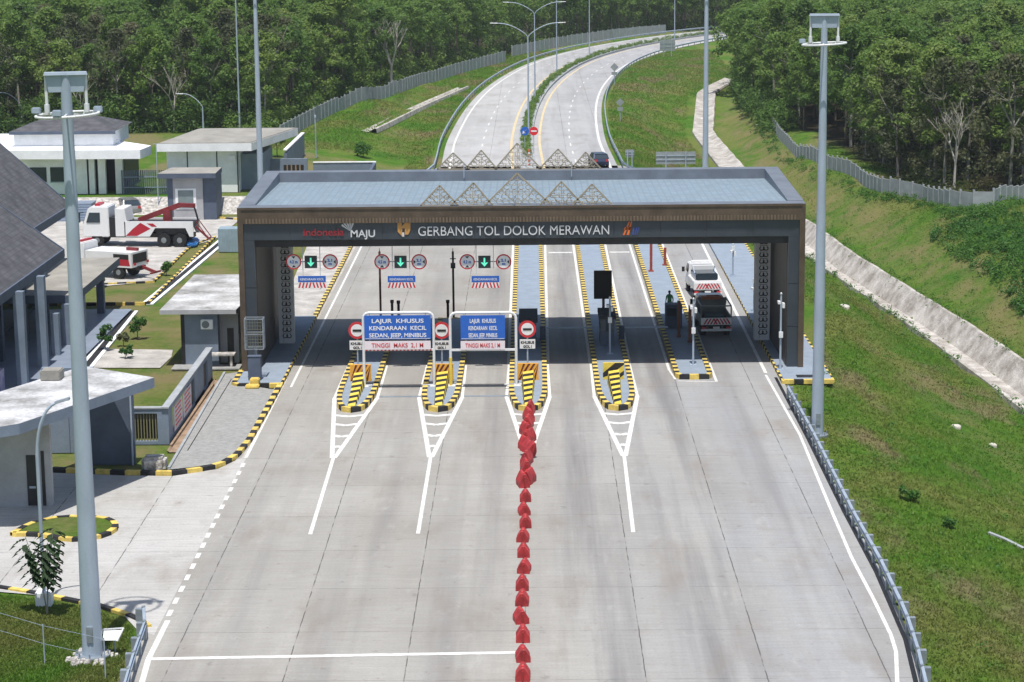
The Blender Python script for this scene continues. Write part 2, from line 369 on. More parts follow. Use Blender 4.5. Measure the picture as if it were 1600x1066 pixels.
def text(name, body, x, y, z, size, m, parent=None, width=None, ext=.01, bold=0.0, align='CENTER', world=True):
    cu = bpy.data.curves.new(name, 'FONT'); cu.body = body; cu.size = size; cu.extrude = ext; cu.align_x = align; cu.offset = bold; cu.space_line = .95
    t = bpy.data.objects.new(name, cu); COL.objects.link(t); bpy.context.view_layer.update()
    me = bpy.data.meshes.new_from_object(t); bpy.data.objects.remove(t); me.name = name
    n = len(me.vertices); co = np.zeros(n*3); me.vertices.foreach_get('co', co); co = co.reshape(-1, 3)
    if width:
        co[:, 0] *= width/(co[:, 0].max()-co[:, 0].min())
    co = np.stack([co[:, 0]+x, y-co[:, 2], co[:, 1]+z], 1)
    off = [0, 0, 0]; q = parent
    while world and q is not None: off = [off[i]+q.location[i] for i in range(3)]; q = q.parent
    me.vertices.foreach_set('co', (co-np.array(off)).ravel()); me.materials.clear(); me.materials.append(m); me.update()
    o = bpy.data.objects.new(name, me); COL.objects.link(o); o.parent = parent; return o
# ============================================================ GROUND
def inside(p, poly):
    x, y = p; r = False; n = len(poly)
    for i in range(n):
        x1, y1 = poly[i]; x2, y2 = poly[(i+1) % n]
        if (y1 > y) != (y2 > y) and x < (x2-x1)*(y-y1)/(y2-y1)+x1: r = not r
    return r
FENCE_L = [GT(*p) for p in [(438, 222), (470, 204), (500, 188), (540, 170), (580, 156), (620, 144), (660, 132), (700, 121), (740, 109), (790, 96)]]
FENCE_B = [GT(*p) for p in [(800, 88), (850, 78), (893, 70)]]+[GT(*p) for p in [(920, 66), (960, 60), (1000, 56), (1040, 52)]]
FENCE_R = [GT(*p) for p in [(1208, 202), (1222, 222), (1245, 246), (1290, 262), (1340, 280), (1375, 300), (1400, 304), (1440, 312), (1485, 322), (1515, 326)]]+[GT(*p) for p in [(1550, 322), (1600, 314), (1680, 306)]]
FL = [(-150, 274), (-36, 274)]+[(p[0]-2.5, p[1]+2) for p in FENCE_L+FENCE_B]+[(80, 548), (150, 590), (150, 760), (-160, 760)]
FR = [(33, 300), (36, 265), (36.5, 240), (39, 222), (43, 212), (49, 213), (62, 222), (150, 232), (170, 430), (130, 500), (66, 458), (50, 425), (37, 395), (32, 350)]
xs = sorted(set([-1500, -900, -500, -300, -200, -150, -120]+list(range(-100, -12, 4))+[i*1.0 for i in range(-14, 62)]+list(range(62, 120, 5))+[140, 170, 220, 320, 500, 900, 1500]))
ys = sorted(set([-300, -100, 0, 40, 60]+[70+i*1.7 for i in range(102)]+list(range(245, 460, 6))+list(range(460, 640, 14))+[680, 760, 900, 1200, 1800, 3000, 5000]))
mb = MB(); nx = len(xs); zone = []
for y in ys:
    for x in xs:
        z = hgt(x, y) if abs(x) < 200 and 40 < y < 700 else 0
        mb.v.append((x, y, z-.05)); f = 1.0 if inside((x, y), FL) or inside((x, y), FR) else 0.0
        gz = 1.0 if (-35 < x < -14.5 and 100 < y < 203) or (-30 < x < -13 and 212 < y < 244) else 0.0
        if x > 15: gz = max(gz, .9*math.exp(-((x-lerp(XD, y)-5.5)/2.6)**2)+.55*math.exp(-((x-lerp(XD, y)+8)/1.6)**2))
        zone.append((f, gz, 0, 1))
for j in range(len(ys)-1):
    for i in range(nx-1):
        a_ = j*nx+i; mb.f.append((a_, a_+1, a_+nx+1, a_+nx)); mb.m.append(0); mb.sm.append(True)
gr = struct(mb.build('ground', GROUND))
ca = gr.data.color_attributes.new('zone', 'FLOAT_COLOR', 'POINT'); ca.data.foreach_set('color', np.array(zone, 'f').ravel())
# ---- roads
CEN = spline([T(*q) for q in [(0, 176), (-.1, 205), (-.2, 238), (-.5, 270), (.6, 315), (3.3, 356), (8.3, 397), (15.1, 429), (24.5, 458), (38.7, 489), (60, 520), (90, 552)]], 10)
def offp(path, d, z=0.0):
    out = []
    for i, p in enumerate(path):
        a_ = Vector(path[max(0, i-1)][:2]); b_ = Vector(path[min(len(path)-1, i+1)][:2]); t = (b_-a_).normalized()
        out.append((p[0]+t.y*d, p[1]-t.x*d, z))
    return out
def strip(path, d0, d1, z, m, name):
    a_, b_ = offp(path, d0, z), offp(path, d1, z); mb = MB()
    for i in range(len(path)-1): mb.add([a_[i], b_[i], b_[i+1], a_[i+1]], [(0, 1, 2, 3)])
    return struct(mb.build(name, m))
k0 = next(i for i, p in enumerate(CEN) if p[1] >= 238)
FARC = CEN[k0:]
struct(MB().poly([T(-14.75, 60), (13.2, 58), (13.62, 73.14), (13.89, 76), (14.32, 80.7), (14.58, 89.55), (14.56, 99), (14.7, 113.7), (14.79, 128.87)]+[T(*q) for q in [(15.2, 131), (15.2, 200), (11.2, 236), (9.9, 239.0), (-9.5, 239.0), (-11, 236), (-14.8, 200), (-14.8, 131)]], 0).build('road', CONC))
strip(FARC, -9.6, 9.8, 0.0, CONC3, 'road')
ap = [(0, 925), (-60, 930), (-60, 700), (0, 742), (62, 738), (190, 743), (270, 744), (340, 733), (378, 715), (392, 692), (440, 600)]
app = [G(*p)[:2] for p in ap]+[T(-14.3, 127), T(-14.3, 84)]+[G(u, v)[:2] for u, v in [(215, 985), (190, 958), (150, 945), (60, 930)]]
struct(MB().poly(app, 0.003).build('apron_road', CONC2))
struct(MB().poly([G(*p)[:2] for p in [(262, 737), (350, 587), (372, 584), (382, 604), (432, 612), (410, 655), (388, 692), (372, 710), (338, 727), (300, 733)]], 0.10).build('pavement', PAVE))
lot = [G(*p)[:2] for p in [(60, 300), (390, 331), (340, 372), (300, 385), (240, 440), (165, 447), (60, 455)]]
struct(MB().poly(lot, 0.006).build('parking_lot', LOT))
struct(MB().poly([(-70, 196), (-14.8, 196), (-14.8, 150), (-17.6, 150), (-19, 185), (-24, 192), (-70, 192)], 0.002).build('service_road', LOT))
struct(MB().poly([(-28.2, 112), (-28.2, 153), (-45, 153), (-45, 112)], .25).build('terrace', mat('terrace_tile_shaded', (.22, .26, .33), .5, var=.12, scale=1)))  # tile colour darkened to hold the shade lying on the terrace
for q in [(208, 476, 340, 372), (112, 575, 192, 487)]:      # open channels beside the lawns
    a_ = G(q[0]+22, q[1]); b_ = G(q[2]+14, q[3])
    mb = MB(); mb.bar((a_[0], a_[1], .02), (b_[0], b_[1], .02), .9, .10, 0); mb.bar((a_[0], a_[1], .055), (b_[0], b_[1], .055), .4, .06, 1)
    tag(mb.build('drain_channel', [STUC, KB]), 'white edged drain channel running beside the '+('striped kerb by the tow trucks' if q[0] == 208 else 'terrace of the shingle roofed hall'), 'drain')
struct(MB().poly([G(*p)[:2] for p in [(128, 575), (142, 545), (270, 547), (268, 558), (250, 575)]], .012).build('path', LOT))
# ---- painted markings
mk = MB(); Z = .007
def lineG(px_, w_):
    mk.sweep([(*G(*q)[:2], 0) for q in px_], [(w_/2, Z), (-w_/2, Z)])
def line(a_, b_, w_=.16, z=Z, mb=mk):
    a_ = Vector(T(*a_)); b_ = Vector(T(*b_)); d = (b_-a_).normalized(); n_ = Vector((-d.y, d.x))*w_/2
    mb.poly([a_-n_, a_+n_, b_+n_, b_-n_][::-1], z)
ISL = {1: -9.84, 2: -5.05, 3: -.1, 4: 4.85}
for k, xc in ISL.items():
    ax = {1: -9.9, 2: -5.0, 3: -.1, 4: 4.74}[k]; L_ = (xc-1.22, 125); R_ = (xc+1.22, 125)
    line((xc-1.16, 134), L_, .17); line((xc+1.16, 134), R_, .17)
    line(L_, (ax-.06, 111.2), .24); line(R_, (ax+.06, 111.2), .24)
    for Yr in (120.4, 118.3, 115.7, 113.4):
        t = (125-Yr)/13.8; hw = (1-t)*1.22; cx = xc+(ax-xc)*t
        line((cx-hw, Yr+.3), (cx+.03, Yr-.05), .4, Z+.003); line((cx-.03, Yr-.05), (cx+hw, Yr+.3), .4, Z+.006)
    if k != 3: line((ax, 111.6), ({1: -9.7, 2: -4.94, 4: 4.55}[k], 97.5), .18, Z+.003)
    if k > 2:
        line((xc-1.2, 134.2), (xc-1.35, 215), .18); line((xc+1.2, 134.2), (xc+1.45, 215), .18)
line((8.3, 132), (8.15, 200), .16); line((10.85, 128.6), (10.9, 200), .16)
line((8.3, 132), (8.5, 129.4), .12); line((10.85, 128.6), (8.6, 128.9), .12)
line((14.25, 200), (13.95, 131), .2); lineG([(1196.5, 586), (1250, 680), (1300, 800), (1331, 872), (1365.6, 937.5), (1392, 992), (1400, 1018), (1402, 1066), (1402, 1110)], .15)
line((-13.9, 196), (-13.85, 128), .15)
lineG([(446, 593), (415, 655), (384, 716)], .17)
lineG([(262, 970), (232, 1030), (222, 1066), (212, 1110)], .22)
ds = resample([G(*q)[:2] for q in [(263, 963), (342, 802), (384, 718)]], .8)
for i in range(0, len(ds)-1, 2): mk.sweep([(*ds[i], 0), (*ds[i+1], 0)], [(.1, Z), (-.1, Z)])
mk.sweep([(*G(232, 1030)[:2], .003), (*G(806, 1020)[:2], .003)], [(.15, Z), (-.15, Z)])
for a_, b_ in ((-1.2, 3.4),): pass
for x0, x1 in ((1.5, 3.4), (6.4, 8.0)): line((x0, 178), (x1, 178), .5)
struct(mk.build('road_markings', WHITE))
ym = MB()
fm = MB()
def along(path, d, w_, z, mb, dash=None):
    a_ = resample(offp(path, d-w_/2, z), dash or 4); b_ = resample(offp(path, d+w_/2, z), dash or 4)
    n_ = min(len(a_), len(b_))
    for i in range(0, n_-1, 3 if dash else 1): mb.add([a_[i], b_[i], b_[i+1], a_[i+1]], [(0, 1, 2, 3)])
along(CEN[8:], -1.7, .3, .008, ym); along(CEN[8:], 1.7, .3, .008, ym)
along(CEN[8:], -8.6, .25, .008, fm); along(FARC, 9.0, .3, .008, fm)
along(CEN[8:], -5.2, .16, .008, fm, 3); along(CEN[8:], 5.4, .16, .008, fm, 3)
struct(ym.build('road_markings', YELP)); struct(fm.build('road_markings', WHITE))
# thin flat dark grey strip across lanes two and three
tag(MB().box(-8.9, -6.3, 124.5, 124.85, .001, .012).box(-4.0, -1.4, 124.5, 124.85, .001, .012).build('lane_strip', GALVD), 'narrow dark strip crossing the two lanes under the blue sign portals', 'drain cover')
# ---- kerbs
def kerb(path, label, step=.62, w_=.24, h_=.2, z=0.0, closed=False):
    P = resample([(p[0], p[1]) for p in path], step); P = [(p[0], p[1], z) for p in P]
    mb = MB().sweep(P, [(-w_/2, -.05), (-w_/2, h_), (w_/2, h_), (w_/2, -.05)], mis=[0, 1])
    mb.add([(P[0][0]-w_/2, P[0][1], z), (P[0][0]+w_/2, P[0][1], z), (P[0][0]+w_/2, P[0][1], z+h_), (P[0][0]-w_/2, P[0][1], z+h_)], [(0, 1, 2, 3)])
    return tag(mb.build('striped_kerb', [KY, KB]), label, 'kerb')
GK = lambda *pp: [G(*p)[:2] for p in pp]
kerb(GK((60, 735), (120, 738), (190, 741), (270, 742), (315, 736), (345, 729), (370, 714), (390, 690), (414, 648), (437, 606)), 'yellow and black kerb curving round the sloping grey block pavement', .78, .3)
kerb([(-14.95, 127.4), (-15.05, 150), (-15.15, 181), (-15.4, 202), (-13.0, 223), (-11.4, 239)], 'long yellow and black kerb along the leftmost toll lane', .62, .28)
kerb([(14.75, 127.4), (14.85, 150), (14.9, 181), (15.0, 202), (12.2, 224), (11.0, 239)], 'long yellow and black kerb along the rightmost toll lane', .62, .28)
kerb([(17.6, 127.6), (17.7, 190)], 'yellow and black kerb on the grass side of the right gate leg', .62, .25)
kerb(GK((232, 980), (214, 966), (160, 948), (60, 928), (-40, 912)), 'weathered yellow and black kerb between bottom left grass and pale apron', .95, .26, .08)
kerb(GK((60, 477), (232, 476), (262, 445), (300, 408), (336, 372)), 'yellow and black kerb round the green lawn by the small gatehouse', .7, .2, .18)
kerb(GK((110, 447), (240, 441), (262, 420), (282, 400), (300, 384), (330, 373)), 'faded kerb bounding the tow truck parking', .7, .2, .1)
kerb(GK((80, 333), (200, 331), (390, 345)), 'yellow and black kerb at the foot of the rubble wall', .9, .2, .15)
# traffic island bottom left
o = empty('grass_island', (*G(110, 830)[:2], 0), 'small green grassed traffic island with striped kerb left of the tall mast', 'traffic island')
pts = spline([G(*p)[:2] for p in [(20, 838), (60, 838), (110, 846), (160, 840), (181, 826), (165, 814), (120, 812), (95, 812), (50, 822), (20, 838)]], 5)
P = [(p[0], p[1], 0) for p in resample(pts, .62)]
MB().sweep(P, [(-.14, 0), (-.14, .18), (.14, .18), (.14, 0)], mis=[0, 1]).build('kerb', [KY, KB], o, True)
MB().poly([(p[0], p[1]) for p in P[:-1]], .15).build('lawn', GROUND, o, True)
tf = []
# ---- right ditch lining
mb = MB(); rows = []
for yy in np.arange(62, 376, 2.0):
    xd = lerp(XD, yy); zl = hgt(xd-2.7, yy); zr = hgt(xd+2.9, yy)
    zb = min(zl, zr)-1.42; wb = .05*math.sin(yy*.7)
    kk = 1-sm((yy-215)/22); k_ = .78-.28*sm((yy-215)/22); zb = min(zl, zr)-1.42*kk+.03*(1-kk)
    if yy > 222: zl += .22; zr += .3; zb += .12
    rows.append([(xd-2.85*k_, zl-.6), (xd-2.75*k_, zl+.02), (xd-2.5*k_, zl+.08), (xd-1.2*k_, zb), (xd+1.2*k_, zb), (xd+2.65*k_+wb, zr+.12), (xd+3.0*k_+wb, zr+.10), (xd+3.2*k_+wb, zr-.2)])
    rows[-1] = [(x, yy, z) for x, z in rows[-1]]
for i in range(len(rows)-1):
    mb.add(rows[i]+rows[i+1], [(j, 8+j, 9+j, j+1)[::-1] for j in range(7)])
tag(mb.build('drainage_ditch', DITCH), 'pale stone lined drainage ditch running down the right grass slope', 'ditch')
# short ditch on the left verge
mb = MB(); a_ = [GT(*p) for p in [(574, 206), (600, 194), (640, 174), (680, 156), (722, 138)]]
mb.sweep([(p[0], p[1], p[2]) for p in resample(a_, 3)], [(-.9, .0), (-.75, .15), (-.2, .0), (.2, .0), (.9, .4), (1.1, .35), (1.2, -.2)])
tag(mb.build('drainage_ditch', DITCH), 'short pale lined ditch crossing the left verge below the fence', 'ditch')
mb = MB(); a_ = [GT(*p) for p in [(1545, 833), (1570, 843), (1600, 858)]]
mb.sweep([(p[0], p[1], p[2]) for p in a_], [(-.09, -.1), (-.09, .06), (.09, .06), (.09, -.1)])
tag(mb.build('drain_kerb', FENCEM), 'thin pale concrete edge in the grass at the bottom right', 'drain')
for i, (u, v, s_) in enumerate([(1495, 668, .26), (1552, 697, .2), (1320, 480, .36)]):
    p = GT(u, v); mb = MB(); mb.prism([(p[0]+s_*math.cos(t)*(1+.3*math.sin(3*t)), p[1]+s_*1.9*math.sin(t)*(1+.25*math.cos(2*t+i))) for t in np.linspace(0, 5.4, 7)], p[2]-.1, p[2]+.12)
    tag(mb.build('stone_slab', mat('rubble_pale', (.55, .52, .46), .9, var=.2, scale=4), bevel=.04), ['pale rubble slab lying in the grass near the right edge', 'smaller pale stone right of the slab in the grass', 'pale broken slab in the grass beside the right gate leg'][i], 'stone')
# left retaining slope, stairs
mb = MB(); xa, xb = -52, -25.5
mb.hexa([(xa, 203.0, 0), (xb, 203.0, 0), (xb, 207, 0), (xa, 207, 0)], [(xa, 206, 1.42), (xb, 206, 1.42), (xb, 207, 1.42), (xa, 207, 1.42)])
tag(mb.build('retaining_wall', STONE), 'low sloping retaining wall of pale rubble stone behind the tow trucks', 'retaining wall')
mb = MB(); x0, x1 = G(112, 330)[0], G(158, 330)[0]
for i in range(7): mb.box(x0, x1, 200.6+i*.45, 206.2, i*.18+.001, (i+1)*.18+.03)
tag(mb.build('stairs', BWALL), 'wide grey steps climbing to the white office at the upper left', 'steps')
# ============================================================ TOLL ISLANDS
def island(k, xc, y0, y1, hw=.98, blunt=False):
    base = empty('toll_island', (xc, y0, 0), None, 'toll island')
    if blunt: out = [(-hw, 0), (-hw*.93, -.5), (hw*.93, -.5), (hw, 0)]; out = [(-hw, y1-y0), (-hw, .4), (-hw*.8, 0), (hw*.8, 0), (hw, .4), (hw, y1-y0)]
    else: out = [(-hw, y1-y0), (-hw, 6), (-hw*.95, 3.5), (-hw*.72, 1.2), (-hw*.42, .25), (0, 0), (hw*.42, .25), (hw*.72, 1.2), (hw*.95, 3.5), (hw, 6), (hw, y1-y0)]
    P = [(p[0], p[1], 0) for p in resample(out, .55)]
    kb = MB().sweep(P, [(-.15, 0), (-.15, .29), (.15, .29), (.15, 0)], mis=[0, 1])
    kb.box(-hw-.1, hw+.1, y1-y0-.02, y1-y0+.2, 0, .235)
    kb.build('kerb', [KY, KB], base)
    MB().poly([(p[0], p[1]) for p in out], .215).build('deck', DECK, base)
    if not blunt:          # striped wedge that rises from the nose to the crash board
        n_ = 13; mb = MB()
        for i in range(n_):
            t0, t1 = i/n_, (i+1)/n_; ya, yb = .35+t0*6.6, .35+t1*6.6; za, zb = .30+t0*.55, .30+t1*.55; w_ = .24+.17*t0
            sk = .22
            mb.hexa([(-w_, ya-sk*(i > 0), .2), (w_, ya+sk*(i > 0), .2), (w_, yb+sk, .2), (-w_, yb-sk, .2)], [(-w_*.8, ya-sk*(i > 0), za), (w_*.8, ya+sk*(i > 0), za), (w_*.8, yb+sk, zb), (-w_*.8, yb-sk, zb)], i % 2)
        mb.build('striped_wedge', [YEL, BLK], base)
        # crash board with chevrons
        mb = MB().box(-.62, .62, 7.35, 7.5, .22, 1.22)
        mb.build('crash_board', YEL if k == 4 else ORNG, base)
        mb = MB(); 
        if k == 4:
            for q in ([(-.62, .35), (-.62, .62), (.1, 1.22), (.62, 1.22), (.62, 1.1), (-.2, .5)], [(-.1, .22), (.62, .75), (.62, .5), (.25, .22)]):
                mb.add([(x, 7.345, z) for x, z in q], [tuple(range(len(q)))])
        else:
            for i in range(5):
                xb_ = -.9+i*.3
                for q in ([(xb_, .24), (xb_+.14, .24), (xb_+.74, 1.2), (xb_+.60, 1.2)],):
                    q = [(max(-.61, min(.61, x)), z) for x, z in q]
                    mb.add([(x, 7.345, z) for x, z in q], [(0, 1, 2, 3)])
        mb.build('chevrons', BLK if k == 4 else mat('chevron_maroon', (.13, .02, .02), .6), base)
    return base
isl = {}
for k, xc in ISL.items():
    isl[k] = island(k, xc*1.018-.205, CY(121.4), 148.5 if k < 3 else 222)
isl[5] = island(5, 9.57, 129.0, 222, .98, True)
for k, t in {1: 'leftmost toll island with striped wedge nose', 2: 'second toll island from the left, between the two blue sign portals', 3: 'toll island where the line of red barriers ends', 4: 'toll island with yellow crash board and the big black display', 5: 'blunt ended toll island beside the two service trucks'}.items(): isl[k]['label'] = t
# side plinths that carry the gate legs
for s_, x0, x1, lab in ((-1, -17.7, -14.95, 'raised plinth with striped kerb under the left gate leg'), (1, 14.75, 17.6, 'raised plinth with striped kerb under the right gate leg')):
    b_ = empty('plinth', ((x0+x1)/2, 127.5, 0), lab, 'plinth')
    MB().box(x0, x1, 127.6, 150 if s_ < 0 else 196, .0, .21).build('deck', DECK, b_, True)
    P = [(p[0], p[1], 0) for p in resample([(x0-.02, 131.5), (x0, 127.5), (x1, 127.5)] if s_ < 0 else [(x0, 127.5), (x1, 127.5)], .6)]
    MB().sweep(P, [(-.15, 0), (-.15, .25), (.15, .25), (.15, 0)], mis=[0, 1]).build('kerb', [KY, KB], b_, True)
MB().box(15.2, 16.9, 128.3, 129.4, .2, .23)
tag(MB().box(15.6, 16.8, 128.2, 128.9, .212, .235).build('floor_grating', BLK), 'dark rectangular grating in the plinth before the right gate leg', 'grating')
# ============================================================ GATE
YF, YB = 131.2, 146.6; XL, XR = AT(374, 450, YF)[0], AT(1257, 450, YF)[0]
gate = empty('toll_gate', ((XL+XR)/2, YF, 0), 'wide dark portal toll gate with blue metal roof and white lettering', 'toll gate')
zt, zm, zb_ = 9.9, 9.05, 7.75
ZF = AT(815, 322, YF)[2]; zt = ZF
zm = AT(815, 347, YF)[2]; zl_ = AT(815, 373, YF)[2]; zb_ = AT(815, 383, YF+.6)[2]
W = lambda mb, n, m, **k: mb.build(n, m, gate, True, **k)
# bronze outer frame: top strip with battens, side strips
mb = MB().box(XL, XR, YF, YF+1.1, zm, zt).box(XL, XL+.34, YF, YF+1.1, 0, zm).box(XR-.34, XR, YF, YF+1.1, 0, zm)
mb.box(XL+.2, XR-.2, YF-.05, YF, zt-.12, zt+.02)
W(mb, 'outer_frame', GBROWN)
mb = MB(); x = XL+.5
while x < XR-.5: mb.box(x, x+.10, YF-.045, YF, zm+.02, zm+.30); x += .2
W(mb, 'battens', mat('bronze_battens', (.17, .125, .085), .5, .2, var=.25))
# recessed fascia panels with joints
mb = MB(); x = XL+.34; i = 0; pw = (XR-XL-.68)/12
for i in range(12): mb.box(x+.012, x+pw-.012, YF+.16, YF+.5, zl_, zm); x += pw
for X0, X1 in ((XL+.34, XL+.98), (XR-.98, XR-.34)):
    for z0, z1 in ((.2, 2.7), (2.72, 5.3), (5.32, zl_)): mb.box(X0, X1, YF+.16, YF+.5, z0, z1-.01)
W(mb, 'fascia_panel', GDARK)
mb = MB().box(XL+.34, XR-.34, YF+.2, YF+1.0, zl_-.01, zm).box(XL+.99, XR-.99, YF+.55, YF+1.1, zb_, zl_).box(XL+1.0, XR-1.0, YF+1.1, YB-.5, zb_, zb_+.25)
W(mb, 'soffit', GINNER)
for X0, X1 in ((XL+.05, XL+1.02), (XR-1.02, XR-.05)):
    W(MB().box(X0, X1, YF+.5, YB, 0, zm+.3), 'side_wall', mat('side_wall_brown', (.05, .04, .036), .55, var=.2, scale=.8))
W(MB().box(XL+.05, XR-.05, YB-.5, YB, zb_, zt), 'rear_beam', GCAP)
# roof: parapet ring rising to the rear and blue metal deck set into it
dz = .45; zs = lambda y, o=0: zt+dz*(y-YF)/(YB-YF)+o
def slopebox(x0, x1, y0, y1, h0, h1, mb, mi=0):
    return mb.hexa([(x0, y0, zs(y0, h0)), (x1, y0, zs(y0, h0)), (x1, y1, zs(y1, h0)), (x0, y1, zs(y1, h0))], [(x0, y0, zs(y0, h1)), (x1, y0, zs(y0, h1)), (x1, y1, zs(y1, h1)), (x0, y1, zs(y1, h1))], mi)
mb = MB(); slopebox(XL+.002, XL+.95, YF+1.1, YB, -.9, .03, mb); slopebox(XR-.95, XR-.002, YF+1.1, YB, -.9, .03, mb)
slopebox(XL+.95, XR-.95, YB-.9, YB+.02, -.9, .03, mb); slopebox(XL+.01, XR-.01, YF+.06, YF+1.1, -.2, .004, mb)
W(mb, 'parapet', GCAP)
mb = MB(); r0_, r1_ = zs(YF+1.1, -.08), zs(YB-.9, -.62)
mb.hexa([(XL+.95, YF+1.1, r0_-.3), (XR-.95, YF+1.1, r0_-.3), (XR-.95, YB-.9, r1_-.3), (XL+.95, YB-.9, r1_-.3)], [(XL+.95, YF+1.1, r0_), (XR-.95, YF+1.1, r0_), (XR-.95, YB-.9, r1_), (XL+.95, YB-.9, r1_)])
W(mb, 'roof', ROOFB)
# batik-patterned posts
bat = mat('post_cladding_white', (.62, .63, .65), .6, var=.06)
for X0 in (AT(434, 450, 140)[0], AT(1180, 450, 140)[0]):
    pz = W(MB().box(X0, X0+.95, 140, 140.9, .2, zb_), 'patterned_post', bat)
    mb = MB(); z = .5
    while z < zb_-.7:
        c = X0+.62
        for kx, s2 in ((0, 1), (1, -1)):
            pts = [(c-.1+s2*.14+.13*s2*math.sin(t), 139.985, z+.2+.12*math.cos(t)) for t in np.linspace(.3, 5.4, 9)]
            mb.path(pts, .032, 4)
        mb.bar((c-.1, 139.985, z+.06), (c-.1, 139.985, z+.34), .05, .02); mb.bar((c-.34, 139.985, z+.38), (c+.16, 139.985, z+.40), .035, .02)
        z += .42
    mb.build('scroll_pattern', BLK, pz, True)
    MB().box(X0+.28, X0+.31, 139.975, 140, .3, zb_-.2).build('edge_line', GALVD, pz, True)
# writing and emblems on the fascia
yt = YF+.15; px = lambda u, v: AT(u, v, yt)
LETW = mat('letter_white', (.64, .65, .67), .4, var=.02); LETR = mat('letter_dark_red', (.30, .02, .03), .5, var=.1)
a_, b_ = px(654, 368), px(952, 366)
text('gate_lettering', 'GERBANG TOL DOLOK MERAWAN', (a_[0]+b_[0])/2, yt-.03, a_[2]-.02, .82, LETW, gate, b_[0]-a_[0], .03, -.004)
a_, b_ = px(474, 371), px(537, 360)
text('script_lettering', 'Indonesia', (a_[0]+b_[0])/2, yt-.03, a_[2]+.1, .62, LETR, gate, b_[0]-a_[0], .02, .006)
a_, b_ = px(548, 371), px(586, 371)
text('script_lettering', 'MAJU', (a_[0]+b_[0])/2, yt-.03, a_[2]+.02, .62, LETW, gate, b_[0]-a_[0], .02, .008)
mb = MB(); c = px(545, 356)
for i in range(5):
    t = .9+i*.36; mb.add([(c[0]+.1, yt-.03, c[2]-.2), (c[0]+.55*math.cos(t)-.02, yt-.03, c[2]-.12+.5*math.sin(t)), (c[0]+.5*math.cos(t+.28), yt-.03, c[2]-.12+.46*math.sin(t+.28))], [(0, 1, 2)])
W(mb, 'wing_emblem', LETW)
c = px(631, 359); mb = MB()
q = [(-.38, .42), (-.12, .42), (-.12, .2), (.08, .42), (.4, .42), (.4, -.02), (.25, -.3), (.06, -.3), (.06, .08), (-.1, .08), (-.1, -.42), (-.38, -.1)]
mb.add([(c[0]+x, yt-.03, c[2]+z) for x, z in q], [(0, 1, 2, 9), (3, 4, 5, 8), (5, 6, 7, 8), (0, 9, 10, 11), (2, 3, 8, 9)])
W(mb, 'ministry_emblem', mat('emblem_amber', (.60, .30, .08), .5, var=.1))
mb = MB(); mb.add([(c[0]+x, yt-.036, c[2]+z) for x, z in [(-.1, -.42), (.02, -.42), (.02, -.16), (-.1, -.16)]], [(0, 1, 2, 3)])
W(mb, 'ministry_emblem', LETW)
c = px(985, 359)
for nm, m_, q in (('company_emblem', mat('emblem_orange', (.70, .16, .03), .5, var=.05), [[(-.46, -.32), (-.34, -.32), (-.02, .5), (-.1, .5)], [(-.24, -.32), (-.08, -.32), (.12, .56), (.06, .56)], [(-.4, -.02), (.02, -.02), (.05, .16), (-.33, .16)]]),
                  ('company_emblem', mat('emblem_blue', (.05, .08, .30), .5, var=.05), [[(.10, -.3), (.2, -.3), (.26, .14), (.16, .14)], [(.24, -.3), (.3, -.3), (.44, .14), (.36, .14)], [(.36, -.3), (.42, -.3), (.54, .14), (.47, .14)]])):
    mb = MB()
    for z_ in q: mb.add([(c[0]+x, yt-.03, c[2]+z) for x, z in z_], [(0, 1, 2, 3)])
    W(mb, nm, m_)
# roof ornaments: open lattice triangles on front and rear parapet
ORN = mat('ornament_bronze', (.40, .34, .25), .5, .4, var=.15)
def ornament(u0, u1, up, vp, vb, Y):
    a_, b_, p_ = AT(u0, vb, Y), AT(u1, vb, Y), AT(up, vp, Y); mb = MB()
    A_, B_, P_ = Vector(a_), Vector(b_), Vector(p_)
    for s1, s2 in ((A_, P_), (B_, P_), (A_, B_)): mb.bar(s1, s2, .09, .09)
    w_ = b_[0]-a_[0]; h_ = P_.z-A_.z
    for i in range(1, 7):     # lattice of fine curls
        t = i/7
        l_, r_ = A_.lerp(P_, t), B_.lerp(P_, t); n_ = max(1, int((r_-l_).length/.38))
        for j in range(n_):
            c_ = l_.lerp(r_, (j+.5)/n_); rr = .17
            pts = [c_+Vector((rr*math.cos(q), 0, rr*math.sin(q)*.8)) for q in np.linspace(.2*i, .2*i+5.0, 7)]
            mb.path(pts, .022, 3)
        if i == 3 or i == 1: mb.bar(l_, r_, .035, .035)
    C_ = (A_+B_)/2
    mb.bar(C_, P_, .04); mb.bar(A_.lerp(P_, .5), C_, .04); mb.bar(B_.lerp(P_, .5), C_, .04)
    return W(mb, 'roof_ornament', ORN)
for q in [(657, 716, 687, 290), (704, 770, 740, 286), (757, 862, 808, 271), (843, 912, 877, 284), (893, 958, 925, 288)]: ornament(*q, 321.5, YF+.3)
for q in [(683, 734, 708, 239), (727, 777, 752, 235), (773, 846, 808, 224), (842, 900, 872, 233), (892, 940, 915, 238)]: ornament(*q, 264.5, YB-.3)
mb = MB(); a_, b_ = AT(680, 265, YB-.3), AT(942, 265, YB-.3); mb.bar(a_, b_, .08); a_, b_ = AT(655, 321, YF+.3), AT(962, 321, YF+.3); mb.bar(a_, b_, .07)
for u, v in ((725, 278), (893, 276)): a_ = AT(u, v, YB-1.2); mb.tube(a_, (a_[0], a_[1], a_[2]+1.0), .03)
a_ = AT(803, 324, YF+.1); mb.tube(a_, (a_[0], a_[1], a_[2]+.7), .02); mb.tube((a_[0], a_[1], a_[2]+.5), (a_[0], a_[1], a_[2]+.68), .07)
W(mb, 'ornament_rail', GALV)
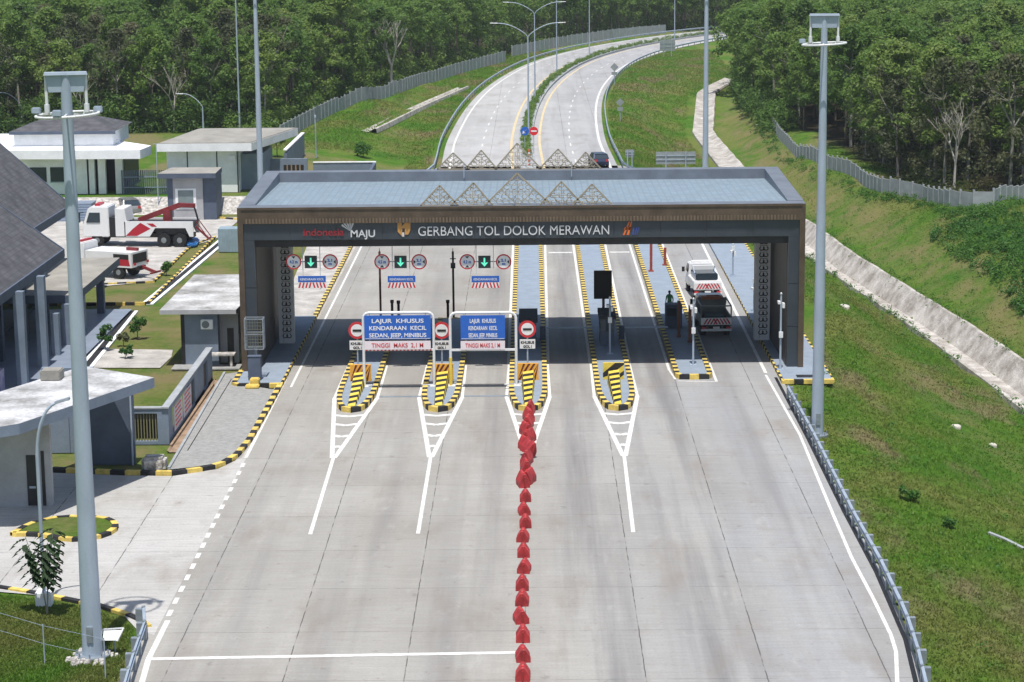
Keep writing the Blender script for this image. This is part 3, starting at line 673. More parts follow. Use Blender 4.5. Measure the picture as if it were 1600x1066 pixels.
# ============================================================ SIGN PORTALS
def portal(u0, u1, ub0, ub1, label, lines, strip_t, yellow=False):
    Y = 126.6; A_, B_ = AT(u0, 489, Y), AT(u1, 488, Y); x0, x1 = A_[0], B_[0]; zt_ = A_[2]; zb = AT(u0, 547, Y)[2]
    o = empty('sign_portal', ((x0+x1)/2, Y, .2), label, 'road sign')
    for i, x in enumerate((x0, x1)):
        p = MB().tube((x, Y, .2), (x, Y, zt_-.35), .085, n=10).box(x-.25, x+.25, Y-.25, Y+.25, .2, .24).box(x-.7, x+.45, Y-.06, Y+.06, .24, .30)
        q = p.build('post', WSTEEL, o, True)
        if yellow and i == 0: MB().tube((x, Y, .24), (x, Y, 1.9), .1, n=10).build('yellow_sleeve', YEL, q, True)
    arc = [(x0, Y, zt_-.37), (x0+.04, Y, zt_-.2), (x0+.14, Y, zt_-.06), (x0+.32, Y, zt_)]
    top = arc+[(2*(x0+x1)/2-p[0], p[1], p[2]) for p in arc[::-1]]
    MB().path(top, .085, 10).build('top_bar', WSTEEL, o, True)
    MB().bar((x0, Y, zb), (x1, Y, zb), .12, .12).build('bottom_bar', WSTEEL, o, True)
    a_ = AT(ub0, 530, Y); b_ = AT(ub1, 492, Y)
    MB().box(a_[0], b_[0], Y-.14, Y-.09, a_[2], b_[2], 0).box(a_[0]+.04, b_[0]-.04, Y-.145, Y-.14, a_[2]+.03, a_[2]+.055, 1).build('blue_panel', [SIGNB, SIGNW], o, True, bevel=0)
    hh = b_[2]-a_[2]; n_ = len(lines); w_ = b_[0]-a_[0]
    for i, l in enumerate(lines):
        text('panel_lettering', l, (a_[0]+b_[0])/2, Y-.15, b_[2]-hh*(.31+.30*i), hh*.24, SIGNW, o, w_*(.78 if i == 0 else .86)*(.75 if yellow else 1), .004, .006)
    c_ = AT(ub0, 546, Y); d_ = AT(ub1, 532, Y)
    MB().box(c_[0], d_[0], Y-.14, Y-.09, c_[2], d_[2]).build('white_panel', mat('panel_pink_white', (.78, .70, .74), .5, var=.03), o, True)
    text('panel_lettering', strip_t, (c_[0]+d_[0])/2, Y-.15, c_[2]+.13, .36, SIGNR, o, w_*.78, .004, .004)
    mb = MB(); x = x0+.12
    while x < x1-.12 and not yellow: mb.box(x, x+.11, Y-.075, Y-.062, zb-.05, zb+.05); x += .22
    if not yellow: mb.build('red_dashes', SIGNR, o, True)
    for x in (a_[0]+.2, b_[0]-.2): pass
    mb = MB(); mb.bar((a_[0]+.3, Y-.07, zt_), (a_[0]+.3, Y-.07, zb), .05); mb.bar((b_[0]-.3, Y-.07, zt_), (b_[0]-.3, Y-.07, zb), .05)
    mb.build('bracket', GALVD, o, True)
L3 = ['LAJUR  KHUSUS', 'KENDARAAN  KECIL', 'SEDAN, JEEP, MINIBUS']
portal(567, 677, 570, 673, 'larger blue and white sign on a white tube portal over the second lane', L3, 'TINGGI  MAKS  2,1 M')
portal(703, 806, 720, 789, 'smaller blue sign on a white tube portal with yellow sleeved left post', ['LAJUR  KHUSUS', 'KENDARAAN  KECIL', 'SEDAN, JEEP, MINIBUS'], 'TINGGI MAKS 2,1 M', True)
for (u, v), lab in zip(((558, 516), (690, 516), (824, 514)), ('round red ringed sign half hidden by the larger blue sign, left end', 'round red ringed sign between the two blue sign portals', 'round red ringed sign above the end of the red barrier row')):
    Y = 129.4; c = AT(u, v, Y); o = empty('round_sign', (c[0], Y, .2), lab, 'road sign')
    MB().tube((c[0], Y, .2), (c[0], Y, c[2]), .05).build('post', GALV, o, True)
    d_ = MB().disc((c[0], Y-.09, c[2]), .52, 28).build('disc', SIGNR, o, True)
    MB().disc((c[0], Y-.10, c[2]), .37, 28).build('disc_face', SIGNW, d_, True)
    mb = MB().box(c[0]-.26, c[0]+.26, Y-.12, Y-.105, c[2]-.07, c[2]+.06); mb.build('symbol', BLK, d_, True)
    z1 = c[2]-.62
    pl = MB().box(c[0]-.46, c[0]+.46, Y-.09, Y-.06, z1-.56, z1).build('plate', SIGNW, o, True)
    text('plate_lettering', 'KHUSUS', c[0], Y-.095, z1-.26, .22, BLK, pl, .8, .003, .01); text('plate_lettering', 'GOL I', c[0], Y-.095, z1-.5, .2, BLK, pl, .5, .003, .01)
# hanging lane sign sets under the front beam
def hang(uc, dl, dr, lab, side):
    Y = 131.95; o = empty('hanging_lane_sign', (AT(uc, 409, Y)[0], Y, zb_), lab, 'lane sign')
    zt2 = zb_; z = AT(uc, 409, Y)[2]
    r0, r1 = AT(uc-13, 409, Y)[0], AT(uc+14, 409, Y)[0]; zp = AT(uc, 452, Y)[2]
    MB().tube((r0, Y, zp), (r0, Y, zt2), .028, n=6).build('rod', WSTEEL, o, True); MB().tube((r1, Y, zp), (r1, Y, zt2), .028, n=6).build('rod', WSTEEL, o, True)
    MB().bar((AT(dl, 409, Y)[0], Y+.06, z), (AT(dr, 409, Y)[0], Y+.06, z), .05).build('crossbar', GALVD, o, True)
    bx = AT(uc, 409, Y)[0]
    b_ = MB().box(bx-.37, bx+.37, Y-.18, Y-.02, z-.37, z+.37).build('signal_box', mat('signal_box_dark', (.015, .03, .035), .4), o, True)
    MB().box(bx-.05, bx+.05, Y-.2, Y-.182, z-.1, z+.26).add([(bx-.22, Y-.2, z-.02), (bx, Y-.2, z-.27), (bx+.22, Y-.2, z-.02), (bx+.1, Y-.2, z-.02), (bx, Y-.2, z-.13), (bx-.1, Y-.2, z-.02)], [(0, 1, 4, 5), (1, 2, 3, 4)]).build('green_arrow', ARROW, b_, True)
    for k, u in enumerate((dl, dr)):
        c = AT(u, 409, Y); d_ = MB().disc((c[0], Y-.06, c[2]), .47, 28).build('disc', SIGNR, o, True)
        MB().disc((c[0], Y-.07, c[2]), .385, 28).build('disc_face', SIGNW, d_, True)
        mb = MB()
        for s_ in (-1, 1):
            if k == 0: q = [(-.13, s_*.34), (.13, s_*.34), (0, s_*.2)]
            else: q = [(s_*.34, -.13), (s_*.34, .13), (s_*.2, 0)]
            mb.add([(c[0]+x, Y-.078, c[2]+zz) for x, zz in q], [(0, 1, 2)])
        mb.build('symbol', BLK, d_, True)
        if k == 0: text('disc_lettering', '4,2 m', c[0], Y-.078, c[2]-.09, .26, SIGNB, d_, .48, .003, .01)
        else: text('disc_lettering', '2,1\nm', c[0], Y-.078, c[2]+.02, .22, SIGNB, d_, .30, .003, .01)
    a_, c_ = AT(uc-20, 441, Y), AT(uc+23, 431, Y)
    p_ = MB().box(a_[0], c_[0], Y-.06, Y-.02, a_[2], c_[2]).build('blue_plate', SIGNB, o, True)
    text('plate_lettering', 'KENDARAAN KECIL', (a_[0]+c_[0])/2, Y-.07, a_[2]+.11, .2, SIGNW, p_, (c_[0]-a_[0])*.86, .003, .002)
    a2 = AT(uc-20, 450, Y); z0, z1 = a2[2], a_[2]-.02
    q_ = MB().box(a_[0], c_[0], Y-.06, Y-.02, z0, z1).build('warning_board', SIGNW, o, True); mb = MB(); n_ = 4; mid = (a_[0]+c_[0])/2; st = (c_[0]-a_[0])/2/n_
    for s_ in (-1, 1):
        for i in range(n_):
            xa_ = mid+s_*(st*i+.02); mb.add([(xa_, Y-.065, z1), (xa_+s_*st*.45, Y-.065, z1), (xa_+s_*st*.95, Y-.065, z0), (xa_+s_*st*.45, Y-.065, z0)], [(0, 1, 2, 3)])
    mb.build('red_stripes', SIGNR, q_, True)
hang(486, 459, 516, 'hanging lane sign with green arrow over the leftmost lane', 0)
hang(626, 597, 655, 'hanging lane sign with green arrow above the larger blue portal sign', 1)
hang(757, 730, 787, 'hanging lane sign with green arrow above the smaller blue portal sign', 2)
# tall dark detector poles behind the portals
for u, lab in ((595, 'thin dark detector pole behind the larger blue sign'), (709, 'thin dark detector pole behind the smaller blue sign')):
    p = G(u, 497, .2); zt2 = AT(u, 393, p[1])[2]; o = empty('detector_pole', (p[0], p[1], .2), lab, 'pole')
    MB().tube((p[0], p[1], .2), (p[0], p[1], zt2), .075, n=8).box(p[0]-.16, p[0]+.16, p[1]-.1, p[1]+.1, zt2-1.15, zt2-.8).build('pole', RUST if u == 595 else BLK, o, True)
    MB().bar((p[0]-.2, p[1], zt2-.5), (p[0]+.2, p[1], zt2-.5), .06).tube((p[0], p[1], zt2), (p[0], p[1], zt2+.25), .03, .01).build('sensor_head', BLK, o, True)
for u, v, n_ in ((613, 497, 'left'), (623, 498, 'right'), (700, 497, 'x')):
    p = G(u, v, .2); tag(MB().tube((p[0], p[1], .2), (p[0], p[1], 1.25), .09).box(p[0]-.12, p[0]+.12, p[1]-.1, p[1]+.1, 1.25, 1.45).build('short_post', BLK),
        {'left': 'left one of two short black posts rising over the larger blue sign', 'right': 'right one of two short black posts rising over the larger blue sign', 'x': 'short black post between the two blue sign portals'}[n_], 'post')
# black display on island four
p = (AT(943, 467, 143.0)); o = empty('lane_display', (p[0], 143, .2), 'big black rectangular display panel on a post in the middle of the gate', 'display')
a_, b_ = AT(928, 467, 143), AT(956, 423, 143)
MB().box(a_[0], b_[0], 142.9, 143.15, a_[2], b_[2]).build('panel', mat('display_black', (.004, .004, .005), .7), o, True, bevel=.02)
MB().tube((p[0], 143.2, .2), (p[0], 143.2, b_[2]-.3), .09).build('post', RUST, o, True)
def booth(x, y0, y1, h, w_, lab, m=BWALLD):
    o = empty('toll_booth', (x, y0, .2), lab, 'toll booth')
    MB().box(x-w_/2, x+w_/2, y0, y1, .2, 1.1).build('base', m, o, True)
    MB().box(x-w_/2+.03, x+w_/2-.03, y0+.03, y1-.03, 1.1, h-.25).build('window', GLASS, o, True)
    mb = MB()
    for a_ in (x-w_/2, x+w_/2-.07):
        for b_ in (y0, (y0+y1)/2, y1-.07): mb.box(a_-.003, a_+.073, b_-.003, b_+.073, 1.1, h-.25)
    for z_ in (1.1, h-.31): mb.box(x-w_/2-.002, x-w_/2+.07, y0, y1, z_, z_+.06).box(x+w_/2-.07, x+w_/2+.002, y0, y1, z_, z_+.06).box(x-w_/2, x+w_/2, y0-.002, y0+.06, z_+.001, z_+.061)
    mb.build('frame', GDARK, o, True)
    MB().box(x-w_/2-.1, x+w_/2+.1, y0-.15, y1+.1, h-.25, h).build('roof', mat('booth_roof', (.03, .033, .04), .8), o, True)
booth(-.3, 138, 141.5, 2.1, 1.0, 'dark toll booth on the island behind the red barrier row')
booth(4.73, 138.4, 141, 2.2, .9, 'dark toll booth on the island under the black display')
o = empty('payment_machine', (9.2, 144.5, .2), 'low dark payment machine in front of the person in green', 'machine')
MB().box(8.8, 9.9, 144.5, 145.5, .2, 1.75).build('body', BWALLD, o, True, bevel=.04); MB().box(8.9, 9.5, 144.47, 144.5, 1.0, 1.5).build('screen', GLASS, o, True)
for x, yy, lab in ((9.45, 141.2, 'left rusty brown height post beside the nearer service truck'), (10.05, 139.4, 'right rusty brown height post beside the nearer service truck')):
    tag(MB().box(x-.1, x+.1, yy-.1, yy+.1, .2, 2.6).box(x-.14, x+.14, yy-.14, yy+.14, .2, .35).build('height_post', RUST), lab, 'post')
for x, yy, h, lab in ((9.1, 168, 3.0, 'red brown post standing far back on the island behind the person'), (10.35, 171, 1.6, 'short red post far back on the island behind the person'),):
    tag(MB().box(x-.1, x+.1, yy-.1, yy+.1, .2, h).box(x-.2, x+.2, yy-.2, yy+.2, .2, .3).build('height_post', mat('post_red', (.30, .05, .03), .6)), lab, 'post')
# booms
for x0, x1, lab in ((.7, 3.9, 'thin white boom across the lane right of the red barriers'), (5.8, 8.7, 'thin white boom across the lane right of the black display')):
    o = empty('boom_barrier', (x0, 140.5, .2), lab, 'boom barrier')
    MB().box(x0-.25, x0+.1, 140.3, 140.7, .2, 1.1).build('housing', BWALLD, o, True, bevel=.03)
    MB().bar((x0, 140.5, 1.0), (x1, 140.5, 1.02), .06, .09).build('arm', GALV, o, True)
# camera poles
def campole(u, v, vt, zb, lab, double=True):
    p = G(u, v, zb); zt2 = AT(u, vt, p[1])[2]; o = empty('camera_pole', (p[0], p[1], zb), lab, 'camera pole'); x, y = p[0], p[1]
    MB().tube((x, y, zb), (x, y, zt2), .07, .055, 10).box(x-.2, x+.2, y-.2, y+.2, zb, zb+.05).build('pole', GALV, o, True)
    MB().box(x-.22, x-.06, y-.35, y+.1, zt2-.55, zt2-.38).box(x+.05, x+.2, y-.3, y+.1, zt2-.8, zt2-.5).tube((x, y, zt2), (x, y, zt2+.12), .1, .03).build('camera', WSTEEL, o, True, bevel=.02)
    MB().box(x-.12, x+.12, y-.2, y-.06, zb+2.0, zb+2.35).build('junction_box', WSTEEL, o, True)
campole(953, 553, 466, .2, 'white camera pole standing behind the yellow crash board')
campole(1083, 571, 468, .2, 'white camera pole on the blunt ended island')
campole(1219, 578, 460, .2, 'white camera pole before the right gate leg')
p = G(1150, 452, .2); campole(1145, 432, 383, .2, 'grey pole on the right plinth beyond the gate')
campole(1178, 487, 440, .2, 'short grey pole beside the right patterned post')
# cage and cabinet by left leg
o = empty('signal_cage', (-15.9, 129.2, .2), 'wire cage box on a post before the left gate leg', 'cage')
a_, b_ = AT(384, 545, 129.2), AT(411, 498, 129.2)
mb = MB()
for x in (a_[0], b_[0]):
    for y in (129.0, 129.7): mb.bar((x, y, a_[2]), (x, y, b_[2]), .07)
for z in (a_[2], b_[2], (a_[2]+b_[2])/2):
    for y in (129.0, 129.7): mb.bar((a_[0], y, z), (b_[0], y, z), .06)
    for x in (a_[0], b_[0]): mb.bar((x, 129.0, z), (x, 129.7, z), .06)
mb.build('frame', GALVD, o, True)
mb = MB()
for i in range(1, 7): x = a_[0]+(b_[0]-a_[0])*i/7; mb.bar((x, 128.98, a_[2]), (x, 128.98, b_[2]), .025)
for i in range(1, 9): z = a_[2]+(b_[2]-a_[2])*i/9; mb.bar((a_[0], 128.97, z), (b_[0], 128.97, z), .025)
mb.build('mesh', mat('mesh_steel', (.17, .18, .14), .6, .2), o, True)
MB().tube(((a_[0]+b_[0])/2, 129.4, .2), ((a_[0]+b_[0])/2, 129.4, a_[2]), .09).build('post', GALVD, o, True)
a_, b_ = AT(389, 588, 128.9), AT(408, 556, 128.9)
o = tag(MB().box(a_[0], b_[0], 128.5, 129.0, .2, b_[2]).box(a_[0]-.03, b_[0]+.03, 128.47, 129.03, b_[2], b_[2]+.04).build('cabinet', BWALLD, bevel=.02), 'slate grey electrical cabinet at the foot of the left gate leg', 'cabinet')
# ============================================================ HIGH MASTS
def mast(u, v, h, r0, lab, low=0, rot=.2):
    p = GT(u, v); x, y, z = p; o = empty('high_mast', (x, y, z), lab, 'light mast')
    mb = MB(); n_ = 6; taper = .52
    for i in range(n_):
        a_, b_ = z+h*i/n_, z+h*(i+1)/n_; ra = r0*(1-taper*i/n_)+(.015 if i else 0); rb = r0*(1-taper*(i+1)/n_)
        mb.tube((x, y, a_-.02), (x, y, b_), rb+(r0*taper/n_), rb, 20, caps=i == n_-1)
    mb.build('pole', GALV, o, True)
    MB().tube((x, y, z-.15), (x, y, z+.06), r0*1.75, n=16).build('base_flange', GALVD, o, True)
    for i in range(8):
        t = i*.785; MB().tube((x+r0*1.5*math.cos(t), y+r0*1.5*math.sin(t), z+.05), (x+r0*1.5*math.cos(t), y+r0*1.5*math.sin(t), z+.22), .03, n=6).build('anchor_bolt', GALVD, o, True)
    MB().box(x-.12, x+.12, y-r0*1.02-.03, y-r0*.8, z+.6, z+1.25).build('access_hatch', GALVD, o, True, bevel=.02)
    tp = z+h; c, s_ = math.cos(rot), math.sin(rot); Q = lambda a, b, zz: (x+a*c-b*s_, y+a*s_+b*c, zz)
    hd = MB(); hd.hexa([Q(-.62, -.1, tp-.68), Q(.62, -.1, tp-.68), Q(.62, .1, tp-.68), Q(-.62, .1, tp-.68)], [Q(-.72, -.1, tp-.08), Q(.72, -.1, tp-.08), Q(.72, .1, tp-.08), Q(-.72, .1, tp-.08)])
    hd.hexa([Q(-.78, -.22, tp-.07), Q(.78, -.22, tp-.07), Q(.78, .22, tp-.07), Q(-.78, .22, tp-.07)], [Q(-.74, -.2, tp+.03), Q(.74, -.2, tp+.03), Q(.74, .2, tp+.03), Q(-.74, .2, tp+.03)])
    hd.build('head_frame', GALV, o, True)
    for s2 in (-1, 1):
        MB().tube(Q(s2*.7, 0, tp-1.2), Q(s2*.7, 0, tp-.07), .06).tube(Q(s2*.7, 0, tp-1.42), Q(s2*.7, 0, tp-1.12), .1).tube(Q(s2*.6, .03, tp-1.5), Q(s2*.68, 0, tp-1.3), .05).build('guide_arm', WSTEEL, o, True)
    ring = MB(); R_ = 1.12; zz = tp-1.5
    pts = [Q(R_*math.cos(t), R_*math.sin(t), zz+.05*math.cos(t)) for t in np.linspace(0, 2*math.pi, 25)]
    ring.path(pts, .055, 6)
    for t in (.4, 2.5, 4.6): ring.bar(Q(r0*.5*math.cos(t), r0*.5*math.sin(t), zz), Q(R_*math.cos(t), R_*math.sin(t), zz), .06)
    rg = ring.build('lowering_ring', WSTEEL, o, True)
    for t in ((.2, 2.9, 4.4) if low == 0 else (3.2,)):
        q = Q(R_*math.cos(t), R_*math.sin(t), zz+.14); MB().box(q[0]-.16, q[0]+.16, q[1]-.12, q[1]+.12, q[2]-.1, q[2]+.12).build('floodlight', GALV, rg, True, bevel=.03)
    return o
mast(145, 1024, 21.85, .39, 'thick grey high mast at the left, nearest the camera')
mast(1277, 680, 22.1, .33, 'grey high mast on the grass right of the gate', 1, -.1)
mast(1101.5, 343, 24, .30, 'grey high mast behind the right half of the gate roof', 1)
mast(409, 342, 24, .30, 'grey high mast behind the left corner of the gate', 1)
p = G(145, 1028); mb = MB()
for i in range(34):
    t = random.random()*6.28; r = random.uniform(.5, .95); x, y, s_ = p[0]+r*math.cos(t), p[1]+r*math.sin(t), random.uniform(.06, .14)
    mb.hexa([(x-s_, y-s_, -.05), (x+s_, y-s_, -.05), (x+s_, y+s_, -.05), (x-s_, y+s_, -.05)], [(x-s_*.6, y-s_*.5, s_), (x+s_*.5, y-s_*.7, s_*.9), (x+s_*.6, y+s_*.6, s_*1.1), (x-s_*.5, y+s_*.5, s_)])
tag(mb.build('rubble', STONE), 'ring of small pale stones round the foot of the nearest mast', 'rubble', kind='stuff')
# small white items behind mast
p = G(178, 985, .9); o = empty('white_tray', (p[0], p[1], 0), 'small white frame sign on a thin wire fence beside the nearest mast', 'sign')
MB().bar((p[0]-.45, p[1]+.1, .9), (p[0]+.35, p[1]+.1, .95), .05).bar((p[0]+.35, p[1]+.1, .95), (p[0]+.15, p[1]-.25, .55), .05).bar((p[0]-.45, p[1]+.1, .9), (p[0]-.5, p[1]-.25, .55), .05).add([(p[0]-.4, p[1]-.2, .57), (p[0]+.12, p[1]-.2, .57), (p[0]+.3, p[1]+.08, .88), (p[0]-.4, p[1]+.08, .86)], [(0, 1, 2, 3)]).build('frame', WSTEEL, o, True)
MB().tube((p[0], p[1]+.1, -.05), (p[0], p[1]+.1, .9), .03).build('post', GALV, o, True)
o = empty('wire_fence', (*G(60, 1000)[:2], 0), 'thin wire fence with slim steel posts in the bottom left grass', 'fence')
pp = [G(*q) for q in [(-20, 1010), (70, 1038), (165, 1060)]]
for q in pp: MB().tube((q[0], q[1], -.1), (q[0], q[1], 1.55), .025).build('post', GALV, o, True)
mb = MB()
for z in (1.5, .8):
    for i in range(2): mb.bar((pp[i][0], pp[i][1], z), (pp[i+1][0], pp[i+1][1], z), .012)
mb.build('wire', GALV, o, True)
# ---- lamps
def lampcurve(x, y, z, dx, dy, hgt_, r):
    pts = [(x, y, z)]+[(x, y, z+hgt_*.72)]
    for t in np.linspace(.15, 1, 7): pts.append((x+dx*(1-math.cos(t*1.45))*1.0/(1-math.cos(1.45)), y+dy*t*t, z+hgt_*.72+hgt_*.28*math.sin(t*1.45)/math.sin(1.45)))
    return pts
p = G(70, 945); o = empty('street_lamp', (p[0], p[1], 0), 'slim single arm street lamp on a concrete block at bottom left', 'street lamp')
pts = lampcurve(p[0], p[1], .6, .85, .1, 7.75, .07)
MB().path(pts, [.075]*2+[.06]*8, 8).build('pole', GALV, o, True)
q = pts[-1]; MB().hexa([(q[0]-.05, q[1]-.13, q[2]-.05), (q[0]+.55, q[1]-.13, q[2]+.12), (q[0]+.55, q[1]+.13, q[2]+.12), (q[0]-.05, q[1]+.13, q[2]-.05)], [(q[0]-.05, q[1]-.1, q[2]+.05), (q[0]+.52, q[1]-.1, q[2]+.22), (q[0]+.52, q[1]+.1, q[2]+.22), (q[0]-.05, q[1]+.1, q[2]+.05)]).build('lamp_head', GALVD, o, True)
MB().box(p[0]-.32, p[0]+.32, p[1]-.3, p[1]+.3, -.1, .6).build('concrete_base', STUC, o, True, bevel=.04)
def farlamp(u, v, arms, junc, lab, grp=None, reach=3.7):
    p = GT(u, v); x, y, z = p; o = empty('street_lamp', p, lab, 'street lamp', grp)
    MB().tube((x, y, z), (x, y, z+junc), .12, .075, 8).build('pole', GALV, o, True)
    for s_ in arms:
        pts = [(x, y, z+junc-.1)]+[(x+s_*reach*(t**1.15), y, z+junc+1.6*math.sin(t*1.57)) for t in np.linspace(.12, 1, 7)]
        MB().path(pts, .055, 5).build('arm', GALV, o, True)
        q = pts[-1]; MB().hexa([(q[0], y-.12, q[2]-.04), (q[0]+s_*.9, y-.12, q[2]), (q[0]+s_*.9, y+.12, q[2]), (q[0], y+.12, q[2]-.04)][::s_], [(q[0], y-.1, q[2]+.06), (q[0]+s_*.9, y-.1, q[2]+.08), (q[0]+s_*.9, y+.1, q[2]+.08), (q[0], y+.1, q[2]+.06)][::s_]).build('lamp_head', WSTEEL, o, True)
farlamp(826, 218, (-1, 1), 12.6, 'double arm street lamp in the median nearest the gate')
farlamp(836, 160, (-1, 1), 13, 'double arm street lamp second in the median from the gate')
farlamp(870, 114, (-1, 1), 14, 'double arm lamp where the median starts to bend')
farlamp(921, 92, (-1, 1), 14, 'double arm lamp against the trees above the bend')
farlamp(1054, 66, (-1, 1), 14, 'double arm lamp farthest along the median')
farlamp(35, 205, (-1,), 3.2, 'single arm lamp at the far left beside the hip roofed house', None, 2.3)
farlamp(318, 208, (-1,), 3.2, 'single arm lamp above the flat white roofed building', None, 2.3)
farlamp(375, 212, (1,), 18, 'very tall thin lamp pole left of the rear mast', None, 2.3)
p = GT(494, 247); tag(MB().tube(p, (p[0], p[1], p[2]+4.6), .07, .05).box(p[0]-.1, p[0]+.1, p[1]-.1, p[1]+.1, p[2]+4.4, p[2]+4.7).build('thin_pole', GALV), 'thin grey pole on the left verge above the walled yard', 'pole')
for u0, v0, vt, lab in ((190, 296, 218, 'thin pole before the dark slatted fence'), (248, 330, 225, 'thin pole left of the grey kiosk')):
    p = GT(u0, v0); zt2 = AT(u0, vt, p[1])[2]; tag(MB().tube(p, (p[0], p[1], zt2), .05, .04).bar((p[0]-.3, p[1], zt2), (p[0]+.1, p[1], zt2), .05).build('thin_pole', GALV), lab, 'pole')
# ============================================================ RED BARRIERS
def barrier_mesh():
    pr = [(-.27, 0), (-.27, .2), (-.23, .27), (-.15, .40), (-.09, .49), (-.04, .53), (.04, .53), (.09, .49), (.15, .40), (.23, .27), (.27, .2), (.27, 0)]
    mb = MB(); st = [(-.36, .93), (-.33, 1), (-.06, 1), (-.04, .93), (.04, .93), (.06, 1), (.33, 1), (.36, .93)]
    rings = [[(x*k, y, z*(.96 if k < 1 else 1)) for x, z in pr] for y, k in st]; n_ = len(pr)
    for i in range(len(rings)-1): mb.add(rings[i]+rings[i+1], [(j, j+1, n_+j+1, n_+j)[::-1] for j in range(n_-1)])
    mb.add(rings[0], [tuple(range(n_))]); mb.add(rings[-1], [tuple(range(n_))[::-1]])
    return mb
bar0 = empty('road_barrier', (0, 0, 0), '', 'road barrier'); barrier_mesh().build('body', BARR, bar0)
MB().tube((0, -.2, .51), (0, -.2, .56), .05).build('filler_cap', BARR, bar0)
darkbody = barrier_mesh().build('body', BARRD); dm = darkbody; darkbody = dm.data; bpy.data.objects.remove(dm)
MB().box(-.035, .035, -.44, -.35, .06, .42).build('joining_lug', mat('barrier_red_dark', (.30, .02, .02), .6), bar0)
ORD = 'first second third fourth fifth sixth seventh eighth ninth tenth eleventh twelfth thirteenth'.split()
low = [(817, 1066), (817, 1036), (817, 1005), (814, 976), (816, 948), (816, 924), (819, 897), (818, 872), (817, 848), (821, 826), (819, 806), (821, 785)]
bars = []
for i, (u, v) in enumerate(low):
    p = G(u, v); bars.append(((p[0], p[1]+.36, 0), {3: .2, 6: -.12, 1: .07, 8: -.08, 10: .12}.get(i, random.uniform(-.05, .05)), 0, f'dark red plastic barrier, {ORD[i]} in the row counted from the bottom edge'))
up = [(817, 762, .2, 0, 'upright red barrier left of the gap where the row becomes a double heap'), (826, 757, -.3, 0, 'upright red barrier on the right side of the heap, lowest of the bright ones'), (822, 741, .1, 0, 'red barrier in the heap just above the narrow gap'),
      (823, 727, -.2, 0, 'red barrier just below the tilted one in the heap'), (824, 716, .4, .35, 'tilted red barrier leaning in the heap above the narrow gap'), (821, 705, .35, 0, 'red barrier just above the tilted one'),
      (826, 693, -.4, 0, 'red barrier turned askew at the tip of the painted triangle'), (822, 682, .3, 0, 'red barrier inside the painted triangle, lowest of four'), (825, 670, -.15, 0, 'red barrier inside the painted triangle, second of four'), (826, 659, .2, 0, 'red barrier inside the painted triangle, third of four'), (828, 648, -.1, 0, 'red barrier touching the striped kerb of the island nose')]
for u, v, rz, tip, lab in up:
    p = G(u, v); bars.append(((p[0], p[1]+.36, .16 if tip else 0), rz, tip, lab))
for i, (loc, rz, tip, lab) in enumerate(bars):
    o = bar0 if i == 0 else copy_tree(bar0)
    o.location = loc; o.rotation_euler = (0, tip, rz); o['label'] = lab; o['group'] = 'red plastic barriers in a row down the middle lane'
    o.scale = (1, 1, random.uniform(.95, 1.05)) if i < len(low) else (.98, 1.35, 1.3)
    if i < len(low):
        for ch in o.children:
            if ch.name.startswith('body'): ch.data = darkbody
# ============================================================ GUARDRAILS
def guardrail(path, lab, step=2.0, zf=None, big=True, z0=0, side=1):
    P = resample(path, step); o = empty('guardrail', (P[0][0], P[0][1], z0), lab, 'guardrail')
    zf = zf or (lambda x, y: z0)
    Pz = [(p[0], p[1], zf(p[0], p[1])) for p in P]
    prof = [(-.03, .46), (.05, .50), (.05, .56), (-.05, .61), (.05, .66), (.05, .72), (-.03, .77), (-.05, .77), (.02, .72), (.02, .66), (-.08, .61), (.02, .56), (.02, .5), (-.05, .46)]
    MB().sweep(Pz, prof, closed=True).build('rail', GALV, o, True)
    if big:
        for p in Pz:
            MB().box(p[0]-.06, p[0]+.06, p[1]-.08, p[1]+.08, p[2]-.5, p[2]+.80).box(min(p[0], p[0]+side*.3), max(p[0], p[0]+side*.3), p[1]-.12, p[1]+.12, p[2]+.2, p[2]+.70).build('post', GALVD, o, True)
    else:
        for p in Pz: MB().box(p[0]-.06, p[0]+.06, p[1]-.08, p[1]+.08, p[2]-.3, p[2]+.72).build('post', GALVD, o, True)
    return o
guardrail([G(u, v, .72)[:2] for u, v in [(1231, 604), (1268, 670), (1300, 733), (1334, 800), (1375, 872), (1415.6, 956), (1434, 1012), (1447, 1066), (1455, 1100)]], 'galvanised guardrail along the right edge of the toll plaza', 1.9)
guardrail([G(u, v, .72)[:2] for u, v in [(224, 950), (227, 968), (207, 1025), (195, 1066), (186, 1100)]], 'galvanised guardrail in the bottom left corner beside the white edge line', 1.9, side=-1)
mb = MB(); mb.sweep([G(*q) for q in [(1212, 590), (1262, 685), (1319, 800), (1369, 894), (1415, 1000), (1431, 1066), (1440, 1110)]], [(-.09, 0), (-.09, .012), (.09, .012), (.09, 0)])
tag(mb.build('gutter', BLK), 'narrow dark gutter slot along the right edge of the plaza', 'gutter')
lp = offp(FARC, -10.2); rp = offp(FARC, 10.3)
guardrail([(p[0], p[1]) for p in [(-12.5, 222)]+lp], 'guardrail along the outer left edge of the curving road', 4.3, big=False)
guardrail([(p[0], p[1]) for p in [(13.5, 215), (12.2, 228)]+rp], 'guardrail along the outer right edge of the curving road', 4.3, big=False)
# median: kerbs, planting
mc = CEN[14:]
mb = MB().sweep([(p[0], p[1], 0) for p in resample([(q[0], q[1]) for q in mc], 3)], [(-.85, 0), (-.85, .35), (-.62, .35), (-.62, .2), (.62, .2), (.62, .35), (.85, .35), (.85, 0)])
struct(mb.build('median_kerb', FENCEM))
